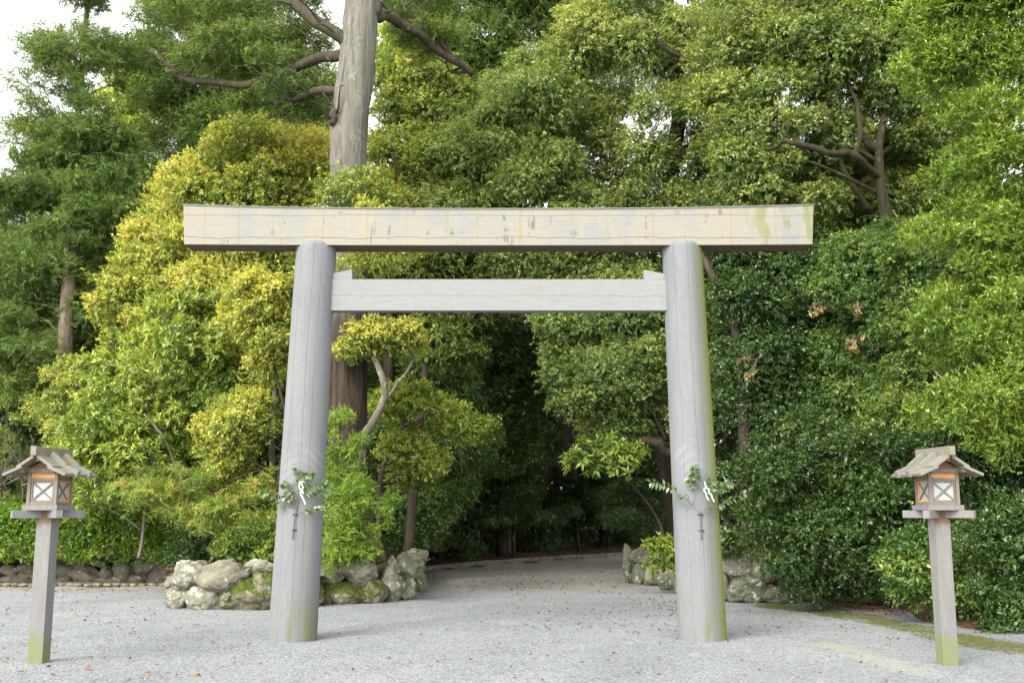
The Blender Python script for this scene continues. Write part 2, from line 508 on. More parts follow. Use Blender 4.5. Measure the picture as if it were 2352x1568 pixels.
M['L_cedar'] = leaf_mat('cedar_needle', [(0.0, (0.0194, 0.0391, 0.0107)), (0.4, (0.0551, 0.0944, 0.0202)), (0.75, (0.1037, 0.1433, 0.0268)), (0.95, (0.1685, 0.1563, 0.0357)), (1.0, (0.175, 0.1042, 0.0357))], 0.55, 0.28, 1.2, 0.25)
M['L_cedar_lime'] = leaf_mat('young_cedar_needle', [(0.0, (0.036, 0.068, 0.012)), (0.4, (0.096, 0.16, 0.0224)), (0.8, (0.176, 0.24, 0.032)), (1.0, (0.272, 0.216, 0.048))], 0.55, 0.3, 1.2, 0.25)
M['L_cedar_red'] = leaf_mat('reddish_cedar_needle', [(0.0, (0.04, 0.07, 0.018)), (0.45, (0.12, 0.18, 0.03)), (0.7, (0.24, 0.25, 0.045)), (0.85, (0.30, 0.17, 0.07)), (1.0, (0.22, 0.09, 0.045))], 0.55, 0.28, 1.2, 0.25)
M['L_dead'] = leaf_mat('withered_leaf', [(0.0, (0.19, 0.1313, 0.0553)), (1.0, (0.323, 0.273, 0.1403))], 0.7, 0.25, 1.1, 0.2)
M['L_litter'] = leaf_mat('fallen_leaf', [(0.0, (0.06, 0.03, 0.018)), (0.3, (0.12, 0.055, 0.025)), (0.5, (0.14, 0.03, 0.016)), (0.75, (0.20, 0.075, 0.03)), (1.0, (0.25, 0.18, 0.07))], 0.6, 0.1, 1.0, 0.3)

M['rock'] = rock_mat('olive_boulder', 0.10, 0.5, (0.164, 0.156, 0.119))
M['rock_pale'] = rock_mat('pale_lichened_boulder', 0.10, 1.0, (0.205, 0.201, 0.156))
M['rock_moss'] = rock_mat('mossy_boulder', 0.75, 0.5, (0.156, 0.148, 0.098))
M['rock_wall'] = rock_mat('field_stone', 0.14, 0.5, (0.20, 0.185, 0.145))
M['rock_green'] = rock_mat('greenish_boulder', 0.18, 0.8, (0.135, 0.143, 0.098))


# ------------------------------------------------------------------ ground materials
def ground_mat():
    g = Nodes('gravel_ground')
    X, Y, Z = g.xyz()
    v1 = g.n('TexVoronoi', {'Vector': g.co(), 'Scale': 34.0})
    cell = g.n('SeparateXYZ', {0: v1.outputs['Color']}).outputs[0]
    c = g.ramp(cell, [(0.0, (0.22, 0.235, 0.245)), (0.35, (0.32, 0.335, 0.34)), (0.7, (0.41, 0.425, 0.42)), (1.0, (0.52, 0.53, 0.51))])
    mid = g.noise(g.co(), 1.3, 6, 0.65)
    c = g.mix(1.0, c, g.ramp(mid, [(0.3, 0.82), (0.7, 1.12)]), 'MULTIPLY')
    # trodden, leaf-stained path under the trees
    far = g.step(g.math('ADD', Y, g.math('MULTIPLY', g.noise(g.co(), 0.5, 4), 5.0)), 21.5, 27.0)
    c = g.mix(g.math('MULTIPLY', far, 0.75), c, g.ramp(g.noise(g.co(), 9, 5, 0.7), [(0.3, (0.32, 0.28, 0.22)), (0.6, (0.50, 0.46, 0.38)), (0.8, (0.60, 0.56, 0.48))]))
    # bare sandy patches on the right
    A, B = on_ground(1880, 1475), on_ground(2110, 1545)
    A2, B2 = on_ground(1760, 1385), on_ground(1900, 1440)
    for (p, q, w, amt) in ((A, B, 0.34, 0.65), (A2, B2, 0.10, 0.65), (A, on_ground(1990, 1510), 0.22, 0.6)):
        d = q - p
        L = np.hypot(d[0], d[1])
        ux, uy = d[0] / L, d[1] / L
        a = g.math('SUBTRACT', g.math('ADD', g.math('MULTIPLY', X, ux), g.math('MULTIPLY', Y, uy)), p[0] * ux + p[1] * uy)
        b = g.math('ABSOLUTE', g.math('SUBTRACT', g.math('ADD', g.math('MULTIPLY', X, -uy), g.math('MULTIPLY', Y, ux)), -p[0] * uy + p[1] * ux))
        b = g.math('ADD', b, g.math('MULTIPLY', g.math('SUBTRACT', g.noise(g.co(), 3.2, 5, 0.65), 0.5), w * 2.2))
        mk = g.math('MULTIPLY', g.step(b, w, w * 0.45), g.math('MULTIPLY', g.step(a, -0.3, 0.3), g.step(a, L + 0.3, L - 0.3)))
        c = g.mix(g.math('MULTIPLY', mk, amt), c, g.ramp(g.noise(g.co(), 25, 4), [(0.3, (0.40, 0.385, 0.31)), (0.7, (0.52, 0.50, 0.41))]))
    pts = [on_ground(*q) for q in ((1740, 1388), (1850, 1395), (1960, 1414), (2090, 1440), (2220, 1468), (2340, 1489), (2450, 1502))]
    mossy = None
    for p, q in zip(pts[:-1], pts[1:]):
        d = q - p
        L = np.hypot(d[0], d[1])
        ux, uy = d[0] / L, d[1] / L
        a = g.math('SUBTRACT', g.math('ADD', g.math('MULTIPLY', X, ux), g.math('MULTIPLY', Y, uy)), p[0] * ux + p[1] * uy)
        b = g.math('ABSOLUTE', g.math('SUBTRACT', g.math('ADD', g.math('MULTIPLY', X, -uy), g.math('MULTIPLY', Y, ux)), -p[0] * uy + p[1] * ux))
        mk = g.math('MULTIPLY', g.step(b, 0.62, 0.22), g.math('MULTIPLY', g.step(a, -0.25, 0.15), g.step(a, L + 0.25, L - 0.15)))
        mossy = mk if mossy is None else g.math('MAXIMUM', mossy, mk)
    mn = g.noise(g.co(), 2.6, 6, 0.68)
    mossy = g.step(g.math('ADD', mossy, g.math('MULTIPLY', g.math('SUBTRACT', mn, 0.5), 1.6)), 0.42, 0.62)
    c = g.mix(g.math('MULTIPLY', mossy, 0.92), c, g.ramp(g.noise(g.co(), 6.0, 6, 0.7), [(0.3, (0.065, 0.072, 0.010)), (0.5, (0.15, 0.16, 0.016)), (0.62, (0.20, 0.195, 0.035)), (0.72, (0.30, 0.28, 0.19))]))
    c = g.mix(1.0, c, (0.54, 0.56, 0.585), 'MULTIPLY')
    h = g.math('SUBTRACT', 1.0, v1.outputs['Distance'])
    return g.done(g.principled(c, 0.85, 0.25, h, 0.6, 0.02))


def soil_mat(name='leaf_litter_soil', k=1.0):
    g = Nodes(name)
    n1 = g.noise(g.co(), 3.0, 6, 0.7)
    v1 = g.n('TexVoronoi', {'Vector': g.co(), 'Scale': 15.0})
    cell = g.n('SeparateXYZ', {0: v1.outputs['Color']}).outputs[0]
    k *= 0.8
    c = g.ramp(cell, [(0.0, (0.035 * k, 0.022 * k, 0.014 * k)), (0.5, (0.09 * k, 0.055 * k, 0.034 * k)), (0.8, (0.17 * k, 0.095 * k, 0.055 * k)), (1.0, (0.26 * k, 0.18 * k, 0.11 * k))])
    c = g.mix(g.step(n1, 0.4, 0.7), c, (0.05 * k, 0.04 * k, 0.025 * k))
    return g.done(g.principled(c, 0.95, 0.1, n1, 0.8, 0.06))


def moss_mat():
    g = Nodes('moss_ground')
    n1 = g.noise(g.co(), 5.0, 6, 0.7)
    c = g.ramp(n1, [(0.3, (0.06, 0.075, 0.012)), (0.52, (0.15, 0.17, 0.022)), (0.66, (0.22, 0.22, 0.05)), (0.78, (0.30, 0.28, 0.17))])
    return g.done(g.principled(c, 0.95, 0.1, n1, 0.7, 0.04))


M['ground'] = ground_mat()
M['soil'] = soil_mat()
M['moss'] = moss_mat()
g = Nodes('gravel_stone')
t = g.n('Attribute', attribute_name='tint').outputs['Fac']
M['stone'] = g.done(g.principled(g.ramp(t, [(0.0, (0.09, 0.096, 0.105)), (0.25, (0.160, 0.173, 0.187)), (0.6, (0.236, 0.252, 0.264)), (0.9, (0.315, 0.328, 0.332)), (1.0, (0.36, 0.31, 0.26))]), 0.8, 0.3))


# ------------------------------------------------------------------ ground, path, beds
def ground_height(x, y):
    return 0.018 * np.sin(1.7 * x + 0.6 * y) * np.sin(1.3 * y - 0.5 * x) + 0.010 * np.sin(4.1 * x + 2.0) * np.sin(3.3 * y + 1.0)


xs = np.concatenate([[-400, -150, -60, -30, -18], np.linspace(-13, 13, 170), [18, 30, 60, 150, 400]])
ys = np.concatenate([[-400, -150, -60, -20, 0, 6], np.linspace(8.5, 42, 200), [50, 70, 120, 250, 500]])
GX, GY = np.meshgrid(xs, ys)
GZ = np.where((np.abs(GX) < 13.1) & (GY > 8.4) & (GY < 42.1), ground_height(GX, GY), 0.0)
nx, ny = len(xs), len(ys)
idx = np.arange(nx * ny).reshape(ny, nx)
GF = np.stack([idx[:-1, :-1], idx[:-1, 1:], idx[1:, 1:], idx[1:, :-1]], -1).reshape(-1, 4)
tag(mesh_obj('ground', np.stack([GX, GY, GZ], -1).reshape(-1, 3), GF, M['ground'], smooth=True), kind='structure')


def sheet(name, outline, z0, mat, kind='structure', bump=0.0, step=0.3, edge=0.0, z_edge=None):
    """a bed of earth filling an outline (x, y), with an uneven top"""
    P = np.array([(p[0], p[1]) for p in outline])
    x0, y0 = P.min(0)
    x1, y1 = P.max(0)
    gx = np.arange(x0, x1 + step, step)
    gy = np.arange(y0, y1 + step, step)
    A, B = np.meshgrid(gx, gy)
    ins, dist = poly_info(np.stack([A.ravel(), B.ravel()], 1), P)
    ok = (ins | (dist < step * 0.9)).reshape(A.shape)
    D = np.where(ins, dist, 0).reshape(A.shape)
    H = z0 + bump * (np.sin(1.9 * A + 0.7 * B) * np.sin(1.1 * B - 0.6 * A) + 0.4 * np.sin(5 * A) * np.sin(4.3 * B))
    if z_edge is not None:
        H = z_edge + (H - z_edge) * np.clip(D / max(edge, 1e-3), 0, 1)
    idx = np.arange(A.size).reshape(A.shape)
    Q = np.stack([idx[:-1, :-1], idx[:-1, 1:], idx[1:, 1:], idx[1:, :-1]], -1)
    keep = ok[:-1, :-1] & ok[:-1, 1:] & ok[1:, 1:] & ok[1:, :-1]
    V = np.stack([A, B, H], -1).reshape(-1, 3)
    o = mesh_obj(name, V, Q[keep].reshape(-1, 4), mat, smooth=True)
    return tag(o, kind=kind)


def poly_info(Q, P):
    """inside flags and distance to the outline for points Q (n,2)"""
    Q = np.asarray(Q, float)
    P = np.asarray(P, float)
    ins = np.zeros(len(Q), bool)
    dist = np.full(len(Q), 1e9)
    for i in range(len(P)):
        a, b = P[i], P[(i + 1) % len(P)]
        c = ((a[1] > Q[:, 1]) != (b[1] > Q[:, 1]))
        with np.errstate(divide='ignore', invalid='ignore'):
            xi = (b[0] - a[0]) * (Q[:, 1] - a[1]) / (b[1] - a[1] if b[1] != a[1] else 1e-12) + a[0]
        ins ^= c & (Q[:, 0] < xi)
        d = b - a
        t = np.clip(((Q - a) @ d) / (d @ d + 1e-12), 0, 1)
        dist = np.minimum(dist, np.linalg.norm(Q - (a + t[:, None] * d), axis=1))
    return ins, dist


def gp(u, v):
    return on_ground(u, v)[:2]


# planted bed on the left behind the boulders, running back beside the path
bed_l = [gp(385, 1392), gp(640, 1398), gp(900, 1388), gp(975, 1352), gp(965, 1318), (-1.2, 34), (-3.5, 44), (-20, 44), (-20, 24.5), (-8.9, 23.6), gp(400, 1342)]
cen = np.mean(np.array(bed_l), 0)
tag(sheet('planting_soil', [p + (np.array(p) * 0 + (0, 0.55)) for p in map(np.array, bed_l)], 0.50, M['soil'], bump=0.05, step=0.35), kind='structure')
bed_r = [gp(1440, 1345), gp(1560, 1375), gp(1700, 1393), gp(1830, 1393), gp(2000, 1405), gp(2120, 1450), gp(2352, 1480), (9.5, 12.6), (22, 12.6), (22, 46), (9.2, 46), (4.6, 34)]
tag(sheet('planting_soil_bank', [np.array(p) + (0.45, 0.85) for p in bed_r], 0.70, M['soil'], bump=0.06, step=0.35, edge=2.2, z_edge=-0.05), kind='structure')
# forest floor beyond the path
ff = [gp(940, 1312), gp(1180, 1291), gp(1430, 1275), (9.5, 43.5), (30, 47), (40, 120), (-40, 120), (-9, 34), (-5, 30.2)]
tag(sheet('forest_floor', [np.array(p) for p in ff], 0.14, M['soil'], bump=0.09, step=0.8, edge=1.8, z_edge=0.02), kind='structure')
# low edging stones along the far side of the path
kb = MB()
ep = spline([np.append(gp(700, 1333), 0), np.append(gp(940, 1313), 0), np.append(gp(1180, 1292), 0), np.append(gp(1430, 1276), 0), np.array((9.5, 43.2, 0))], 60)
for i in range(len(ep) - 1):
    c = (ep[i] + ep[i + 1]) / 2
    d = ep[i + 1] - ep[i]
    kb.box((c[0], c[1], 0.05), (np.hypot(d[0], d[1]) * 0.93, 0.14, 0.15 + random.uniform(-.02, .02)), math.atan2(d[1], d[0]) + random.uniform(-.05, .05))
tag(kb.build('path_kerb', M['rock_wall'], bevel=0.015), kind='structure')
# ------------------------------------------------------------------ boulders
def ico(level):
    bm = bmesh.new()
    bmesh.ops.create_icosphere(bm, subdivisions=level, radius=1.0)
    V = np.array([v.co[:] for v in bm.verts])
    F = np.array([[v.index for v in f.verts] for f in bm.faces])
    bm.free()
    return V, F


ICO = {k: ico(k) for k in (2, 4, 5)}


def boulder(centre, size, mat, parent, seed, level=5, name='boulder', tilt=0.0, sharp=15.0, rough=0.17):
    """size = full width, depth, height"""
    rs = np.random.default_rng(seed)
    V, F = ICO[level]
    n = 13
    N = rs.normal(size=(n, 3))
    N /= np.linalg.norm(N, axis=1)[:, None]
    H = rs.uniform(0.72, 1.0, n)
    dots = np.clip(V @ N.T, 0, None) / H
    rad = (np.sum(dots ** sharp, axis=1) + 1.0 * 0.95 ** sharp) ** (-1 / sharp)
    Q = V * rad[:, None]
    off = rs.uniform(-50, 50, 3)
    disp = np.array([mnoise.fractal(Vector(q * 1.7 + off), 0.9, 2.1, 5) for q in Q])
    rid = np.array([abs(mnoise.noise(Vector(q * 2.3 + off * 1.3))) for q in Q])
    Q = Q * (1 + rough * disp - 0.10 * np.clip(0.12 - rid, 0, 1) / 0.12 * 0.5)[:, None]
    Q /= np.abs(Q).max(0)
    if tilt:
        c, s = math.cos(tilt), math.sin(tilt)
        Q = np.stack([Q[:, 0] * c - Q[:, 2] * s, Q[:, 1], Q[:, 0] * s + Q[:, 2] * c], 1)
        Q /= np.abs(Q).max(0)
    Q = Q * (np.array(size) / 2) + np.array(centre)
    return mesh_obj(name, Q, F, mat, parent, smooth=True)


def wall_from(name, label, rows, fit, conv, base_line, mats, depth_k=0.85, level=5, push=0.0):
    """rows: (cx, cy, w, h, mat) in a zoomed crop; conv turns crop pixels into u, v; base_line(u) gives the ground v of the wall's face"""
    t = None
    out = []
    for k, row in enumerate(rows):
        cx, cy, w, h = row[:4]
        mt = M[row[4]] if len(row) > 4 else M[mats[k % len(mats)]]
        u, v = conv(cx, cy)
        u0, _ = conv(cx - w / 2, cy)
        _, v0 = conv(cx, cy - h / 2)
        _, v1 = conv(cx, cy + h / 2)
        yf = on_ground(u, base_line(u))[1]
        if len(row) > 5:
            yf += row[5]
        W = 2 * (u - u0) * yf / FPX
        Hh = at(u, v0, yf)[2] - at(u, v1, yf)[2]
        D = max(0.35, min(0.9, 0.5 * (W + Hh) * depth_k))
        c = at(u, v, yf)
        c[1] += D * 0.42
        c[0] *= (c[1] / yf) ** 0.6
        out.append((c, (W * fit, D, Hh * fit), mt, 100 + k * 7 + len(name)))
    base = np.mean([o[0] for o in out], 0)
    t = thing(name, label, 'stone wall', (base[0], base[1], 0))
    for k, (c, s, mt, sd) in enumerate(out):
        boulder(c - np.array((base[0], base[1], 0)), s, mt, t, sd, level)
    return t


K = 0.91875
conv5 = lambda x, y: ((400 + x / 3.36) * K, (1360 + y / 3.36) * K)
conv6 = lambda x, y: ((1520 + x / 3.92) * K, (1340 + y / 3.92) * K)
conv7 = lambda x, y: ((x / 2.584) * K, (1100 + y / 2.584) * K)
lin = lambda pts: (lambda u: float(np.interp(u, [p[0] for p in pts], [p[1] for p in pts])))

wall_from('boulder_wall', 'low wall of big lichened and mossy boulders under the great cedar trunk', [
    (225, 265, 250, 260, 'rock_pale'), (125, 450, 190, 240, 'rock_pale'), (365, 468, 320, 225, 'rock_pale'),
    (530, 275, 440, 270, 'rock'), (830, 190, 230, 115, 'rock_pale', 0.15), (690, 445, 400, 300, 'rock_moss'), (860, 400, 260, 340, 'rock_moss'),
    (565, 445, 90, 90, 'rock'), (755, 225, 90, 110, 'rock', 0.2), (90, 325, 110, 110, 'rock', 0.2), (330, 175, 120, 90, 'rock', 0.3),
    (1670, 235, 300, 230, 'rock'), (1550, 430, 330, 220, 'rock_moss'), (1790, 395, 220, 250, 'rock_moss'),
    (1930, 320, 210, 400, 'rock_pale'), (2075, 195, 260, 230, 'rock_green'), (2065, 365, 150, 220, 'rock_green'), (2170, 340, 140, 240, 'rock_green', 0.3),
    (2130, 130, 230, 180, 'rock_green', 2.2), (1050, 400, 280, 320, 'rock_moss'), (1250, 430, 240, 220, 'rock_moss'), (1150, 240, 320, 210, 'rock'), (1390, 440, 130, 200, 'rock_moss', 0.15), (1420, 260, 260, 190, 'rock', 0.2)],
    1.15, conv5, lin([(375, 1398), (470, 1402), (600, 1402), (740, 1390), (870, 1386), (935, 1380), (975, 1358), (985, 1340)]), ['rock'])
wall_from('boulder_edging', 'low olive boulder wall behind the foot of the algae-streaked pillar', [
    (205, 290, 130, 390, 'rock_green'), (320, 395, 160, 230, 'rock_green'), (465, 410, 190, 220, 'rock'), (600, 440, 200, 260, 'rock_green'),
    (330, 200, 240, 170, 'rock', 0.2), (600, 235, 230, 200, 'rock', 0.2), (1270, 290, 320, 220, 'rock_pale'), (1550, 340, 240, 290, 'rock_green'),
    (1370, 525, 380, 310, 'rock_green'), (1730, 575, 370, 210, 'rock_green'), (1145, 500, 150, 310, 'rock'), (820, 430, 320, 330, 'rock_green'), (1000, 480, 260, 330, 'rock'),
    (760, 240, 230, 200, 'rock'), (960, 250, 260, 220, 'rock_green'), (1120, 280, 150, 220, 'rock'), (1480, 400, 160, 160, 'rock', 0.25), (1560, 560, 130, 160, 'rock', 0.1), (1720, 420, 240, 190, 'rock', 0.3)],
    1.15, conv6, lin([(1430, 1338), (1500, 1345), (1560, 1360), (1680, 1385), (1850, 1388)]), ['rock_green'])
wall_from('field_stone_wall', 'low rough field stone wall along the foot of the clipped hedge', [
    (60, 905, 140, 75), (160, 890, 110, 95), (240, 890, 110, 90), (415, 845, 150, 95), (395, 915, 140, 70), (548, 875, 215, 125), (510, 797, 130, 95), (645, 780, 140, 80),
    (682, 855, 90, 90), (700, 912, 175, 75), (790, 842, 165, 170), (940, 812, 200, 110), (887, 900, 120, 85), (1025, 890, 190, 120), (1085, 822, 130, 130), (800, 925, 90, 45),
    (170, 835, 130, 80), (50, 845, 150, 80), (300, 870, 130, 110), (300, 790, 160, 80, 'rock_wall', 0.25), (1140, 900, 120, 110), (-80, 880, 150, 120), (-220, 870, 160, 130), (-360, 880, 160, 120), (-120, 800, 160, 80), (420, 780, 130, 70, 'rock_wall', 0.25), (740, 770, 110, 70, 'rock_wall', 0.3), (860, 770, 120, 70, 'rock_wall', 0.3)],
    1.12, conv7, lin([(-300, 1336), (0, 1336), (400, 1336)]), ['rock_wall', 'rock', 'rock_wall'], level=4)
kb = thing('kerb_stones', 'row of small rounded kerb cobbles below the field stone wall', 'kerb', (-10, 22.4, 0))
for i in range(34):
    u = -300 + i * 21.0
    p = on_ground(u, 1346)
    boulder(np.array((p[0] + 10, p[1] - 22.4 + 0.05 * math.sin(i), 0.03)), (0.23 + 0.03 * math.sin(i * 2.3), 0.2, 0.10), M['rock'], kb, 900 + i, 2, 'cobble')


# ------------------------------------------------------------------ gate
GATE = thing('torii_gate', 'tall silvery timber shrine gate of round posts standing on pale gravel', 'shrine gate', ((pl0[0] + pr0[0]) / 2, YG, 0))
gc = np.array(GATE.location)
LD = 0.36                                     # lintel depth
yfront = YG - LD / 2 - 0.02
lb = at(1150, 563.5, yfront)[2]
lt = at(1150, 480, yfront)[2]
lx0, lx1 = at(421, 468, yfront)[0], at(1869, 474, yfront)[0]
LMID = (lx0 + lx1) / 2


def pillar(p0, p1, mat):
    V, F = [], []
    seg, n = 56, 40
    top = lb + 0.045
    d = (p1 - p0) / p1[2]
    rows = [(-0.35, 1.0)] + [(top * i / (n - 1), 1.0) for i in range(n)]
    zs = [z for z, _ in rows]
    rr = [np.interp(z, [0, p1[2]], [RB, RT]) for z in zs]
    # rounded shoulder at the head
    zs[-1] = top - 0.045
    for a_ in np.linspace(0.2, 1.45, 8):
        zs.append(top - 0.045 + 0.065 * math.sin(a_))
        rr.append(rr[len(rows) - 1] - 0.065 * (1 - math.cos(a_)))
    for z, r in zip(zs, rr):
        c = p0 + d * z - gc
        for j in range(seg):
            a = 2 * math.pi * j / seg
            V.append((r * math.cos(a), r * math.sin(a), z))
    V = np.array(V)
    for i in range(len(zs) - 1):
        for j in range(seg):
            k = (j + 1) % seg
            F.append((i * seg + j, i * seg + k, (i + 1) * seg + k, (i + 1) * seg + j))
    F.append(tuple((len(zs) - 1) * seg + j for j in range(seg)))
    # shear the straight cone onto its leaning axis
    V[:, 0] += d[0] * V[:, 2]
    o = mesh_obj('pillar', V, F, mat, GATE, smooth=True)
    o.location = p0 - gc
    return o


o = pillar(pl0, pl1, M['pillar'])
o = pillar(pr0, pr1, M['pillar_mossy'])
o['label'] = 'pillar with bright algae down one side'

# lintel: pentagonal section, ends raised and cut slightly inwards
n = 60
V, F = [], []
half_t, half_b = (lx1 - lx0) / 2, (lx1 - lx0) / 2 - 0.035
for i in range(n):
    s = -1 + 2 * i / (n - 1)
    e = abs(s) ** 2.6
    zt, zb = lt + 0.055 * e, lb + 0.012 * e
    xt, xb = LMID - gc[0] + half_t * s, LMID - gc[0] + half_b * s
    V += [(xb, -LD / 2 - 0.02, zb), (xt, -LD / 2 - 0.02, zt), (xt, 0.0, zt + 0.045), (xt, LD / 2, zt), (xb, LD / 2, zb)]
for i in range(n - 1):
    for j in range(5):
        k = (j + 1) % 5
        F.append((i * 5 + j, i * 5 + k, (i + 1) * 5 + k, (i + 1) * 5 + j))
F += [(4, 3, 2, 1, 0), tuple((n - 1) * 5 + j for j in range(5))]
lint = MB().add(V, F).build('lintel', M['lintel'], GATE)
bm = bmesh.new()
bm.from_mesh(lint.data)
bmesh.ops.bevel(bm, geom=[e for e in bm.edges if len(e.link_faces) == 2 and e.calc_face_angle() > 0.4], offset=0.008, segments=2, affect='EDGES', profile=0.6)
bm.to_mesh(lint.data)
bm.free()
# thin weathered cap boards on the ridge of the lintel
V, F = [], []
for i in range(n):
    s = -1 + 2 * i / (n - 1)
    e = abs(s) ** 2.6
    zt = lt + 0.055 * e
    x = LMID - gc[0] + (half_t + 0.006) * s
    V += [(x, -LD / 2 - 0.032, zt - 0.004), (x, -LD / 2 - 0.032, zt + 0.010), (x, 0, zt + 0.062), (x, LD / 2 + 0.012, zt + 0.010), (x, LD / 2 + 0.012, zt - 0.004), (x, 0, zt + 0.046)]
for i in range(n - 1):
    for j in range(6):
        k = (j + 1) % 6
        F.append((i * 6 + j, i * 6 + k, (i + 1) * 6 + k, (i + 1) * 6 + j))
F += [(5, 4, 3, 2, 1, 0), tuple((n - 1) * 6 + j for j in range(6))]
MB().add(V, F).build('lintel_cap', M['roofwood'], GATE)
# tie beam and its two wedges
TD = 0.17
yt = YG - TD / 2
tz0, tz1 = at(1150, 713, yt)[2], at(1150, 641, yt)[2]
tx0, tx1 = pl1[0] + 0.05, pr1[0] - 0.05
MB().box(((tx0 + tx1) / 2 - gc[0], 0, (tz0 + tz1) / 2), (tx1 - tx0, TD, tz1 - tz0)).build('tie_beam', M['tie'], GATE, bevel=0.006)
for (ua, ub, va, vb, inner) in ((755, 808, 629, 618, 'r'), (1480, 1535, 619, 630, 'l')):
    xa, xb = at(ua, 640, yt)[0] - gc[0], at(ub, 640, yt)[0] - gc[0]
    za, zb = at(ua, va, yt)[2], at(ub, vb, yt)[2]
    MB().prism([(xa, tz1 + 0.001), (xb, tz1 + 0.001), (xb, zb), (xa, za)], 'y', -TD / 2 + 0.012, TD / 2 - 0.012).build('wedge', M['tie'], GATE, bevel=0.004)


